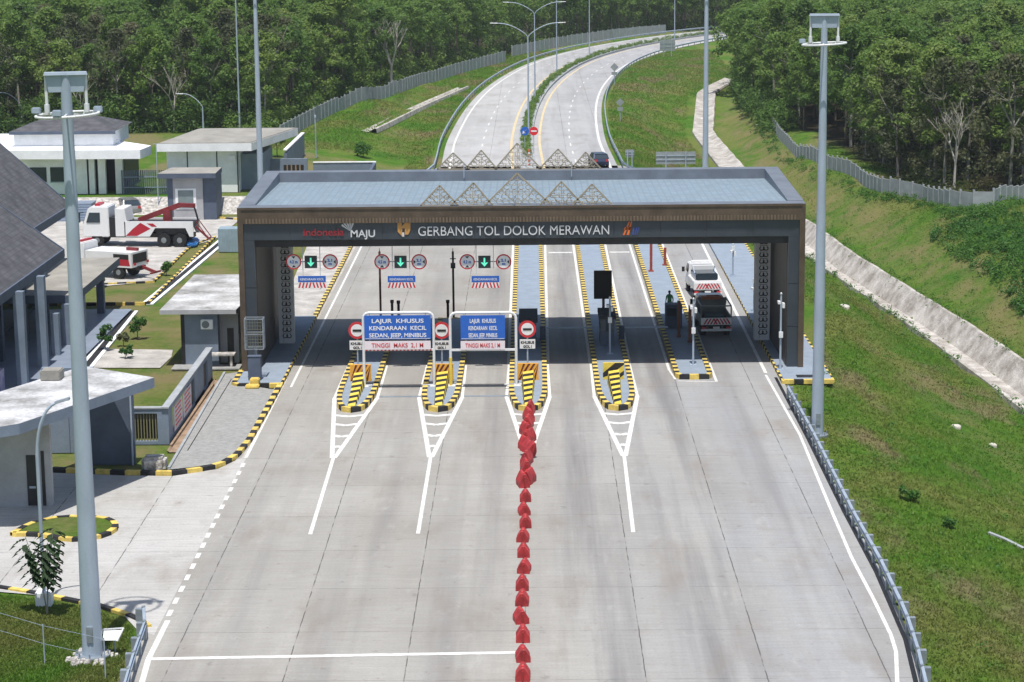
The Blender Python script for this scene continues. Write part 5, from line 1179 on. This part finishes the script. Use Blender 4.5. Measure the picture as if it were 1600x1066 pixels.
tag(MB().prism([(G(u, v)[0], G(u, v)[1]) for u, v in [(288, 384), (300, 375), (312, 378), (308, 386), (296, 388)]], 0, .35).build('blue_tarp', mat('tarp_blue', (.04, .2, .5), .5, var=.3), bevel=.12), 'crumpled blue tarpaulin behind the large tow truck', 'tarpaulin')
# service trucks in the right lane, seen from behind
def stripes(mb, x, y0, y1, z0, z1, n_):
    for i in range(n_):
        a_, b_ = y0+(y1-y0)*i/n_, y0+(y1-y0)*(i+.5)/n_; s_ = (z1-z0)*.6*(1 if i < n_/2 else -1)
        q = [(a_, z0), (b_, z0), (min(y1, max(y0, b_+s_)), z1), (min(y1, max(y0, a_+s_)), z1)]
        mb.add([(x, y, z) for y, z in q], [(3, 2, 1, 0)])
def service_truck(loc, rz, lab, openbed):
    o = empty('service_truck', loc, lab, 'truck', rz=rz)
    MB().box(-2.2, 2.4, -.38, .38, .45, .7).build('chassis', BLK, o)
    cb = sweepbody([(.9, .55), (2.75, .55), (2.85, 1.2), (2.6, 1.5), (2.35, 2.15), (1.0, 2.2)], .95, .88, 1.35).build('cab', TRWH, o, bevel=.06)
    MB().add([(.885, -.7, 1.45), (.885, .7, 1.45), (.885, .66, 2.02), (.885, -.66, 2.02)], [(3, 2, 1, 0)]).build('rear_window', GLASS, cb)
    MB().add([(2.655, -.78, 1.5), (2.655, .78, 1.5), (2.43, .72, 2.05), (2.43, -.72, 2.05)], [(0, 1, 2, 3)]).build('windscreen', GLASS, cb)
    for s_ in (-1, 1):
        MB().add([(1.2, s_*.93, 1.5), (2.4, s_*.93, 1.5), (2.2, s_*.85, 2.0), (1.2, s_*.85, 2.0)], [(0, 1, 2, 3)[::s_]]).build('side_window', GLASS, cb)
        MB().box(2.2, 2.3, s_*1.12-.1, s_*1.12+.1, 1.4, 1.75).build('mirror', BLK, cb)
        wheel(o, 1.9, s_*.8, .38, .24); wheel(o, -1.5, s_*.78, .38, .34)
        MB().box(-2.42, -2.36, s_*.8-.14, s_*.8+.14, .5, .68).build('tail_light', SIGNR, o)
    if openbed:
        MB().box(-2.35, .75, -1.0, 1.0, .75, .88).build('bed_floor', BLK, o)
        mb = MB().box(-2.35, .75, -1.02, -.95, .88, 1.35).box(-2.35, .75, .95, 1.02, .88, 1.35).box(.68, .75, -1, 1, .88, 2.1)
        mb.bar((-2.32, -.98, .88), (-2.32, -.98, 2.05), .08).bar((-2.32, .98, .88), (-2.32, .98, 2.05), .08).bar((-2.32, -1.0, 2.05), (-2.32, 1.0, 2.05), .08).bar((-2.32, -.98, 2.05), (.7, -.98, 2.1), .07).bar((-2.32, .98, 2.05), (.7, .98, 2.1), .07)
        mb.build('cargo_frame', TRGR, o)
        MB().box(-1.6, -.2, -.6, .6, .88, 1.25).build('equipment', mat('equipment_teal', (.03, .09, .08), .5), o, bevel=.05)
        MB().box(-.1, .5, -.6, .7, 2.1, 2.3).tube((.2, -.5, 2.25), (.2, .4, 2.25), .12).build('roof_load', mat('roof_load_orange', (.40, .12, .04), .6), o, bevel=.03)
    else:
        MB().box(-2.35, .8, -.98, .98, .75, 1.4).build('bed', TRWH, o, bevel=.04)
        MB().box(-2.0, .6, -.8, .8, 1.4, 1.9).build('canopy', GLASS, o, bevel=.08)
        MB().box(1.3, 1.6, -.65, .65, 2.2, 2.33).box(-.2, .0, -.8, .8, 1.9, 2.2).build('light_bar', SIGNW, o)
        MB().bar((-1.9, -.75, 1.4), (-.1, -.75, 2.15), .06).bar((-1.9, .75, 1.4), (-.1, .75, 2.15), .06).build('rack', GALV, o)
    tg = MB().box(-2.42, -2.35, -1.0, 1.0, .82, 1.28).build('tailgate', SIGNW, o)
    mb = MB(); stripes(mb, -2.43, -.95, .95, .86, 1.24, 9); mb.build('hazard_stripes', SIGNR, tg)
    MB().box(-2.5, -2.4, -1.0, 1.0, .42, .56).build('bumper', WSTEEL, o)
    MB().box(-2.53, -2.5, -.22, .22, .58, .72).build('number_plate', SIGNW, o)
p = G(1117, 527); service_truck((p[0], p[1]+2.4, 0), R(92), 'nearer service truck with open grey cargo frame and striped tailgate', True)
p = G(1102, 470); service_truck((p[0], p[1]+2.4, 0), R(94), 'farther white service truck with striped tailgate and roof light bar', False)
# ============================================================ PERSON in green
def person(loc, rz, lab):
    verts = [(0, 0, .93), (0, 0, 1.12), (0, -.01, 1.32), (0, -.01, 1.42), (0, 0, 1.50), (0, .01, 1.57), (0, .02, 1.66)]
    rad = [.145, .135, .16, .12, .052, .085, .088]; ed = [(i, i+1) for i in range(6)]
    def chain(start, pts, rs):
        prev = start
        for q, r in zip(pts, rs): verts.append(q); rad.append(r); ed.append((prev, len(verts)-1)); prev = len(verts)-1
        return prev
    for s_ in (-1, 1):
        chain(0, [(s_*.09, 0, .86), (s_*.1, .02, .48), (s_*.1, -.01, .1), (s_*.11, .14, .04)], [.095, .062, .045, .038])
        h_ = chain(3, [(s_*.19, -.01, 1.40), (s_*.25, -.03, 1.12), (s_*.24, .12, .92), (s_*.235, .17, .86)], [.062, .045, .035, .03])
        hx, hy, hz = verts[h_]
        for k in range(5):
            a_ = (k-2)*.018
            if k == 4: chain(h_, [(hx-s_*.035, hy+.03, hz+.005), (hx-s_*.045, hy+.05, hz-.02)], [.009, .008])
            else: chain(h_, [(hx+a_*.4, hy+.035, hz-.045+abs(a_)*.3), (hx+a_*.5, hy+.03, hz-.085+abs(a_)*.6)], [.0095, .008])
    me = bpy.data.meshes.new('person'); me.from_pydata(verts, ed, []); t = bpy.data.objects.new('person', me); COL.objects.link(t)
    sk = t.modifiers.new('s', 'SKIN'); sk.use_smooth_shade = True; t.modifiers.new('d', 'SUBSURF').levels = 1
    for v_, r in zip(me.skin_vertices[0].data, rad): v_.radius = (r*1.15 if r > .12 else r, r*.8 if r > .12 else r)
    me.skin_vertices[0].data[0].use_root = True
    bpy.context.view_layer.update(); dg = bpy.context.evaluated_depsgraph_get()
    m2 = bpy.data.meshes.new_from_object(t.evaluated_get(dg)); bpy.data.objects.remove(t)
    for m_ in (mat('shirt_green', (.07, .30, .12), .8), mat('trousers_dark', (.02, .022, .03), .8), mat('skin', (.26, .15, .09), .6, var=.05)): m2.materials.append(m_)
    for f_ in m2.polygons:
        c = f_.center; f_.material_index = 2 if c.z > 1.46 or (abs(c.x) > .17 and c.z < 1.05 and c.z > .7) else (0 if c.z > .92 else 1); f_.use_smooth = True
    o = bpy.data.objects.new('person', m2); COL.objects.link(o); o.location = loc; o.rotation_euler = (0, 0, rz); tag(o, lab, 'person')
    mb = MB()
    for i in range(5):
        for j in range(10):
            pass
    bm = bmesh.new(); bmesh.ops.create_uvsphere(bm, u_segments=12, v_segments=8, radius=.112)
    for v_ in bm.verts: v_.co = Vector((v_.co.x*.9, v_.co.y, v_.co.z)) if v_.co.z > -.02 else Vector((v_.co.x*.9, -abs(v_.co.y)*.9-.0, v_.co.z*.6))
    hm = bpy.data.meshes.new('hair'); bm.to_mesh(hm); bm.free(); hm.materials.append(BLK); ho = bpy.data.objects.new('hair', hm); COL.objects.link(ho); ho.parent = o; ho.location = (0, .012, 1.66)
    return o
p = G(1046, 494, .2); person((p[0], p[1], .215), R(160), 'person in a green shirt standing on the island beside the trucks')
# ============================================================ VEGETATION
rng = np.random.default_rng(11)
def leafcloud(centres, rad, per, size, flat=.75, name='crown', m=None, droop=.0):
    C_ = np.array(centres); n_ = len(C_)*per
    c = np.repeat(C_, per, 0); r = np.repeat(np.array(rad), per) if np.ndim(rad) else np.full(n_, rad)
    d = rng.normal(size=(n_, 3)); d /= np.linalg.norm(d, axis=1)[:, None]
    p = c+d*(r*rng.uniform(.45, 1.05, n_))[:, None]*np.array([1, 1, flat])
    nrm = d*.8+rng.normal(size=(n_, 3))*.42+np.array([0, 0, .6]); nrm /= np.linalg.norm(nrm, axis=1)[:, None]
    a_ = np.cross(nrm, rng.normal(size=(n_, 3))); a_ /= np.linalg.norm(a_, axis=1)[:, None]; b_ = np.cross(nrm, a_)
    s_ = (size*rng.uniform(.6, 1.3, n_))[:, None]
    q = np.stack([p-a_*s_, p-b_*s_*.45, p+a_*s_, p+b_*s_*.45], 1).reshape(-1, 3)
    return q
def quadmesh(name, q, m, extra=None):
    me = bpy.data.meshes.new(name); n_ = len(q)//4
    me.vertices.add(len(q)); me.vertices.foreach_set('co', q.astype('f').ravel())
    me.loops.add(len(q)); me.loops.foreach_set('vertex_index', np.arange(len(q), dtype='i'))
    me.polygons.add(n_); me.polygons.foreach_set('loop_start', np.arange(0, 4*n_, 4, dtype='i')); me.update(calc_edges=True)
    me.materials.append(m); return me
def limbs(h, crown_r, spread, nb, r0, seed, lean=.25):
    rr = random.Random(seed); mb = MB(); tips = []
    bx, by = rr.uniform(-lean, lean), rr.uniform(-lean, lean); fork = h*rr.uniform(.38, .5)
    tr = [(0, 0, -.3), (bx*.3, by*.3, fork*.5), (bx, by, fork)]
    mb.path(tr, [r0, r0*.85, r0*.75], 7)
    for i in range(nb):
        a_ = i*6.283/nb+rr.uniform(-.5, .5); l_ = rr.uniform(.7, 1.1); e_ = h*rr.uniform(.72, .92)
        m1 = (bx+spread*.35*l_*math.cos(a_), by+spread*.35*l_*math.sin(a_), fork+(e_-fork)*.5)
        m2 = (bx+spread*.75*l_*math.cos(a_+.2), by+spread*.75*l_*math.sin(a_+.2), e_)
        mb.path([tr[-1], m1, m2], [r0*.55, r0*.35, r0*.12], 5)
        for k in range(3):
            b2 = (m1[0]+rr.uniform(-1, 1)*spread*.5, m1[1]+rr.uniform(-1, 1)*spread*.5, m1[2]+rr.uniform(.6, 1.6)); mb.path([m1, b2], [r0*.25, r0*.07], 4); tips.append(b2)
        tips += [m1, m2]
    return mb, tips
VAR = []
def tree_variant(i, h, rx, nclump, per, leaf, m, barkm, size=.21, low=.2):
    mb, tips = limbs(h, rx, rx, 4+i % 2, .17, 100+i)
    rr = random.Random(i); cs = []; rs = []
    for k in range(nclump):
        t = rr.random()*6.283; u = rr.random()**.5; z = h*(low+(1-low)*rr.random()**.75); prof = math.sin(min(1, max(.12, (z/h-low*.85)/(1-low*.85)))**.8*math.pi)**.55
        cs.append((rx*u*prof*math.cos(t), rx*u*prof*math.sin(t), z-.4)); rs.append(rr.uniform(.55, 1.15))
    q = leafcloud(cs, rs, per, size)
    return (mb, q, m, barkm)
specs = [(0, 12.5, 3.7, 62, 100, 1, LEAF, BARK), (1, 13.8, 4.0, 70, 100, 1, LEAF, BARK), (2, 11.6, 3.5, 56, 100, 1, LEAF, BARK), (3, 13.0, 3.4, 56, 90, 1, LEAF, BARKP), (4, 12.0, 3.8, 44, 60, 1, LEAFD, BARKP)]
data = [tree_variant(*s) for s in specs]
def make_tree(i, name, loc, rz, sc, lab, group):
    mb, q, m, bk = data[i]
    if i not in [v[0] for v in VAR]:
        me_c = quadmesh('crown', q, m); me_t = None; VAR.append((i, me_c, mb))
        o = empty(name, loc, lab, 'tree', group); t = mb.build('trunk', bk, o); c = bpy.data.objects.new('crown', me_c); COL.objects.link(c); c.parent = o
        protos[i] = o
    else:
        o = copy_tree(protos[i]); o.name = name; o.location = loc; o['label'] = lab; o['group'] = group
    o.rotation_euler = (0, 0, rz); o.scale = (sc, sc, sc*random.uniform(.94, 1.1)); return o
protos = {}
pts = []
YMID = [(-30, 288), (-25, 319), (-23, 335), (-20, 361), (-17, 381), (-13, 399), (-7, 421), (0, 456), (6, 473), (16, 496), (29, 517), (80, 548)]
SP = 5.4
gy = 212.0; row = 0
while gy < 640:
    gx = -130+(row % 2)*SP/2
    while gx < 150:
        x = gx+random.uniform(-1.3, 1.3); y = gy+random.uniform(-1.3, 1.3); side = 'L' if inside((x, y), FL) else ('R' if inside((x, y), FR) else None)
        if side:
            z = hgt(x, y); d = np.linalg.inv(M3) @ np.array([x, y, z+13-H]) if False else M3.T @ np.array([x, y, z+14-H]); u, v = 800+F*d[0]/d[2], 533+F*d[1]/d[2]
            db = M3.T @ np.array([x, y, z-H]); vb = 533+F*db[1]/db[2]
            if -90 < u < 1690 and (v > -32 or (vb > 2 and x > -30 and y < lerp(YMID, x)+40)): pts.append((v, x, y, z, side, u))
        gx += SP
    gy += SP*.88; row += 1
# thin out rows deep in the middle where only the crowns' tops could ever show
pts.sort(key=lambda t: t[2])
print('trees', len(pts))
near, far = pts[:292], pts[292:]
for k, (v, x, y, z, side, u) in enumerate(near):
    i = random.choices([0, 1, 2, 3, 4], [4, 4, 4, 3, 1 if side == 'R' and y > 250 or y > 300 else 7])[0]
    lab = 'leafy rubber tree in the woods behind the left fence and buildings' if side == 'L' else 'leafy rubber tree in the woods behind the right fence'
    make_tree(i, 'rubber_tree', (x, y, z), random.random()*6.28, random.uniform(.86, 1.14), lab, 'rubber trees of the left woods' if side == 'L' else 'rubber trees of the right woods')
if far:
    QS = []
    lo = [leafcloud([(3.7*math.sqrt(random.random())*math.cos(t), 3.7*math.sqrt(random.random())*math.sin(t), random.uniform(3.5+6*random.random(), 12.5)) for t in rng.uniform(0, 6.28, 42)], .95, 54, .28) for _ in range(4)]
    tm = MB()
    for k, (v, x, y, z, side, u) in enumerate(far):
        q = lo[k % 4]; a_ = random.random()*6.28; c, s_ = math.cos(a_), math.sin(a_); sc = random.uniform(.85, 1.12)
        QS.append(np.stack([q[:, 0]*c-q[:, 1]*s_, q[:, 0]*s_+q[:, 1]*c, q[:, 2]], 1)*sc+np.array([x, y, z])); tm.tube((x, y, z-.2), (x+.3, y, z+8), .16, .08, 5, 1)
    me = quadmesh('far_woods', np.concatenate(QS), LEAF); wo = bpy.data.objects.new('far_woods', me); COL.objects.link(wo); tag(wo, 'far rows of the rubber woods reaching the top edge of the photo', 'woods', kind='stuff')
    tag(tm.build('far_trunks', BARK), 'trunks of the far rows of the rubber woods', 'woods', kind='stuff')
# bare pale trees at the fence
def bare_tree(loc, h, lab, seed, r0=.2):
    rr = random.Random(seed); mb = MB(); o = empty('bare_tree', loc, lab, 'tree')
    def grow(p, d, l_, r, n_):
        q = p+d*l_; mb.tube(p, q, r, r*.68, 5)
        if n_ == 0: return
        for i in range(3 if n_ > 2 else 2):
            nd = (d+Vector((rr.uniform(-.6, .6), rr.uniform(-.6, .6), rr.uniform(-.05, .45)))).normalized(); grow(q, nd, l_*rr.uniform(.55, .8), r*.62, n_-1)
    grow(Vector((0, 0, -.2)), Vector((.03, 0, 1)), h*.32, r0, 5); mb.build('trunk', mat('bleached_bark', (.46, .42, .38), .9, var=.2), o)
    q = leafcloud([(rr.uniform(-2.2, 2.2), rr.uniform(-2, 2), rr.uniform(h*.55, h*.95)) for _ in range(9)], .8, 14, .22)
    c = bpy.data.objects.new('crown', quadmesh('crown', q, LEAFD)); COL.objects.link(c); c.parent = o
bare_tree(GT(611, 141), 11.5, 'bare pale forked tree standing just behind the left fence', 3, .26)
bare_tree(GT(955, 56), 13, 'bare pale tree behind the fence above the bend', 5, .22)
bare_tree((GT(1495, 300)[0], 219, GT(1495, 300)[2]), 9, 'pale thin forked tree behind the right fence', 9, .17)
bare_tree((-55.5, 272, 1.3), 9, 'thin pinkish bare tree behind the hip roofed house', 12, .13)
bare_tree((-44, 272.0, 1.3), 8.5, 'thin bare tree between the house and the flat white building', 17, .14)
# small garden shrubs
def shrub(u, v, h, r, lab, n_=9, m=LEAFG, per=60, size=.11, stem=True, zz=None):
    p = GT(u, v) if zz is None else G(u, v, zz); o = empty('shrub', p, lab, 'shrub')
    cs = [(random.uniform(-r, r)*.7, random.uniform(-r, r)*.7, h*random.uniform(.4, .9)) for _ in range(n_)]
    MB().tube((0, 0, -.1), (0, 0, h*.8), .03*h**.5, .01, 5).tube((0, 0, h*.3), (r*.5, .1, h*.7), .02, .008, 4).tube((0, 0, h*.3), (-r*.5, -.1, h*.75), .02, .008, 4).build('stem', BARK, o)
    c = bpy.data.objects.new('foliage', quadmesh('foliage', leafcloud(cs, r*.42, per, size, 1), m)); COL.objects.link(c); c.parent = o
shrub(165, 548, 1.9, .5, 'leafy shrub on the lawn beside the left mast, left of two'); shrub(215, 530, 1.5, .6, 'round dense shrub on the lawn before the guardhouse')
shrub(193, 540, .9, .4, 'small reddish shrub between the two green lawn shrubs', 6, LEAFD); shrub(196, 560, .8, .45, 'dark low shrub at the pale path behind the banner wall', 6)
shrub(157, 448, 1.3, .45, 'shrub beside the slate column of the porch'); shrub(260, 430, 1.1, .5, 'shrub on the green lawn below the small tow truck')
shrub(199, 300, 1.7, .35, 'slim shrub before the dark slatted fence'); shrub(385, 288, 1.2, .8, 'low shrub beside the flat roofed white building'); shrub(568, 246, 1.6, 1.0, 'round green bush on the verge behind the walled yard', 12, LEAFG, 60, .16)
shrub(433, 245, 4.2, 1.1, 'dark leafy small tree against the white coping of the yard wall', 14, LEAF, 70, .2)
shrub(500, 160, 2, 1.2, 'green bush behind the left fence', 10, LEAF, 60, .2)
shrub(1421, 780, .55, .5, 'dark green leafy weed clump in the right grass', 8, LEAFG, 60, .10)
shrub(1480, 822, .35, .4, 'small weed clump near the right grass edge', 6, LEAFG, 50, .09)
# sapling by the street lamp
p = G(74, 960); o = empty('sapling', p, 'young sapling with drooping dark leaves beside the slim street lamp', 'tree')
mb = MB(); Q = []
for bx, by, hz in ((-.75, .1, 3.2), (.45, -.1, 3.7), (.1, .2, 2.9)):
    st = [(0, 0, 0), (bx*.25, by, hz*.4), (bx*.7, by, hz*.75), (bx, by, hz)]; mb.path(st, [.035, .028, .02, .012], 5)
    for k in range(17):
        t = .45+.55*k/17; c = np.array([bx*(t**1.3), by, hz*t]); a_ = k*2.1
        for j in range(5):
            d = np.array([math.cos(a_+j*.25), math.sin(a_+j*.25), 0]); s0 = c+d*(.06+.09*j)-np.array([0, 0, .03*j*j*.6]); n2 = np.array([-d[1], d[0], 0])
            Q += [s0, s0+d*.15+n2*.12+[0, 0, -.04], s0+d*.30+[0, 0, -.2], s0+d*.15-n2*.12+[0, 0, -.03]]
mb.build('trunk', BARKP, o); c = bpy.data.objects.new('leaves', quadmesh('leaves', np.array(Q), foliage_mat('sapling_leaves', [(.1, (.015, .045, .012)), (.5, (.03, .08, .015)), (.9, (.06, .15, .025))]))); COL.objects.link(c); c.parent = o
# median planting
Q = []
for pth in resample([(q[0], q[1]) for q in mc], 1.1):
    if pth[1] > 250:
        for _ in range(2): Q.append((pth[0]+random.uniform(-.4, .4), pth[1]+random.uniform(-.4, .4), random.uniform(.3, .95)))
c = bpy.data.objects.new('median_hedge', quadmesh('median_hedge', leafcloud(Q, .45, 46, .12), LEAF)); COL.objects.link(c); tag(c, 'low green planting filling the median of the curving road', 'hedge', kind='stuff')
# undergrowth banks
def bank(name, lab, fn, n_, size, m, rr_=.5, per=26, tall=.5):
    cs = []
    while len(cs) < n_:
        x, y = fn()
        if x is None: continue
        cs.append((x, y, hgt(x, y)+random.uniform(-.05, .5)+max(0, tall-.5)*random.random()**1.6))
    c = bpy.data.objects.new(name, quadmesh(name, leafcloud(cs, rr_, per, size), m)); COL.objects.link(c); tag(c, lab, 'undergrowth', kind='stuff')
bp_ = [GT(u, v)[:2] for u, v in [(1462, 345), (1500, 330), (1560, 326), (1640, 318), (1660, 520), (1600, 500), (1545, 440), (1490, 400), (1455, 372)]]
bx0, bx1, by0, by1 = min(p[0] for p in bp_), max(p[0] for p in bp_), min(p[1] for p in bp_), max(p[1] for p in bp_)
def f1():
    x, y = random.uniform(bx0, bx1), random.uniform(by0, by1)
    return (x, y) if inside((x, y), bp_) and random.random() < .35+.65*(math.sin(x*.9)*math.sin(y*.7) > -.2) else (None, None)
bank('undergrowth', 'thick bright green undergrowth below the right fence', f1, 620, .12, LEAFG, .55, 44)
def f2():
    i = random.randrange(len(FENCE_R)-1); a_, b_ = FENCE_R[i], FENCE_R[i+1]; t = random.random(); return a_[0]+(b_[0]-a_[0])*t+random.uniform(-1.8, -.4), a_[1]+(b_[1]-a_[1])*t-random.uniform(.2, 1.6)
bank('fence_weeds', 'ragged weeds growing along the foot of the right fence', f2, 260, .10, LEAFG, .35, 30)
# understorey at the edges of the woods
def f3():
    i = random.randrange(len(FENCE_L)-1); a_, b_ = FENCE_L[i], FENCE_L[i+1]; t = random.random(); return a_[0]+(b_[0]-a_[0])*t-random.uniform(1.5, 7), a_[1]+(b_[1]-a_[1])*t+random.uniform(.5, 5)
bank('understorey', 'dark bushy understorey behind the left fence', f3, 620, .2, LEAF, 1.0, 46, 3.2)
def f4(): return random.uniform(-74, -34), random.uniform(271, 277)
bank('understorey', 'bushy understorey behind the white buildings', f4, 620, .2, LEAF, 1.1, 46, 4.5)
def f7():
    i = random.uniform(0, 1)**.8; x = -24+i*84; return x, lerp(YMID, x)+random.uniform(2, 26)
bank('understorey', 'dense undergrowth filling the woods above the bend of the road', f7, 1300, .27, LEAF, 1.6, 40, 9)
def f8():
    y = random.uniform(75, 240); s_ = random.choice((-1, 1)); return lerp(XD, y)+s_*2.35+random.gauss(0, .25), y
bank('ditch_weeds', 'ragged weeds along both rims of the right drainage ditch', f8, 420, .09, LEAFG, .3, 18, .3)
def f9():
    y = 72+random.random()**1.3*150; x = random.uniform(lerp(XE, y)+1.5, lerp(XD, y)+14); return x, y
bank('slope_weeds', 'scattered taller weeds over the right grass slope', f9, 420, .08, LEAFG, .26, 16, .35)
def f6():
    x, y = random.uniform(34, 75), random.uniform(214, 260)
    return (x, y) if inside((x, y), FR) else (None, None)
bank('understorey', 'dim scrub between the trunks of the right woods', f6, 420, .2, LEAFD, 1.1, 34, 3.5)
def f5():
    y = random.uniform(285, 440); return lerp([(285, 31), (300, 30), (345, 31.5), (395, 36), (425, 48), (440, 56)], y)+random.uniform(0, 4), y
bank('understorey', 'leafy edge of the right woods overhanging the ditch', f5, 560, .22, LEAF, 1.2, 60, 3.5)
# grass tufts over slopes and lawns
def tufts(name, lab, fn, n_, size):
    P_ = []
    while len(P_) < n_:
        x, y = fn()
        if x is not None: P_.append((x, y, hgt(x, y)-.06))
    P_ = np.array(P_); k = 3; c = np.repeat(P_, k, 0)+rng.normal(size=(n_*k, 3))*np.array([.10, .10, 0]); m_ = len(c)
    a_ = rng.uniform(0, 6.28, m_); d = np.stack([np.cos(a_), np.sin(a_), np.zeros(m_)], 1); hh = (size*rng.uniform(.5, 1.5, m_))[:, None]; wd = (rng.uniform(.02, .05, m_))[:, None]
    lean = rng.normal(size=(m_, 3))*np.array([.5, .5, 0]); top = c+(lean+np.array([0, 0, 1]))*hh
    q = np.stack([c-d*wd, c+d*wd, top+d*wd*.4, top-d*wd*.4], 1).reshape(-1, 3)
    o_ = bpy.data.objects.new(name, quadmesh(name, q, GRASSM)); COL.objects.link(o_); tag(o_, lab, 'grass', kind='stuff')
def g1():
    y = 70+(random.random()**1.6)*190; x = random.uniform(lerp(XE, y)+.25, 62)
    if x > lerp(XD, y)+22 or abs(x-lerp(XD, y)) < 2.7: return None, None
    if random.random() < .85*math.exp(-((x-lerp(XD, y)-5.5)/2.6)**2)+.5*math.exp(-((x-lerp(XD, y)+8)/1.6)**2): return None, None
    return x, y
tufts('grass', 'rough green grass covering the slope right of the plaza', g1, 130000, .085)
bl = [G(u, v)[:2] for u, v in [(-60, 925), (60, 935), (150, 955), (205, 980), (190, 1080), (-60, 1080)]]
bx = [p[0] for p in bl]; by = [p[1] for p in bl]
def g2():
    x, y = random.uniform(min(bx), max(bx)), random.uniform(min(by), max(by)); return (x, y) if inside((x, y), bl) and random.random() < .3+.7*(y < 90) else (None, None)
tufts('grass', 'rough grass in the bottom left corner round the nearest mast', g2, 20000, .085)

def g3():
    y = random.uniform(205, 450); x = random.uniform(-32, 36); cx = float(np.interp(y, [q[1] for q in CEN], [q[0] for q in CEN]))
    if abs(x-cx) < 10.8 or (x < -14 and y < 250) or (x > lerp(XD, y)-2.5 and y < 345) or inside((x, y), FL): return None, None
    return x, y
tufts('grass', 'grass on the verges of the curving road', g3, 46000, .15)

# thin daylight haze over the whole valley
hz = MB().box(-1600, 1600, -320, 5100, -12, 62).build('haze', bpy.data.materials.new('haze_air')); hz['kind'] = 'stuff'; hz['label'] = 'thin pale daylight haze over the far woods'; hz['category'] = 'haze'
hm_ = hz.data.materials[0]; hm_.use_nodes = True; nn = hm_.node_tree.nodes; nn.remove(nn['Principled BSDF'])
pv = nn.new('ShaderNodeVolumePrincipled'); pv.inputs['Color'].default_value = (.86, .92, 1, 1); pv.inputs['Density'].default_value = .00015; pv.inputs['Anisotropy'].default_value = .2
hm_.node_tree.links.new(pv.outputs[0], nn['Material Output'].inputs['Volume'])
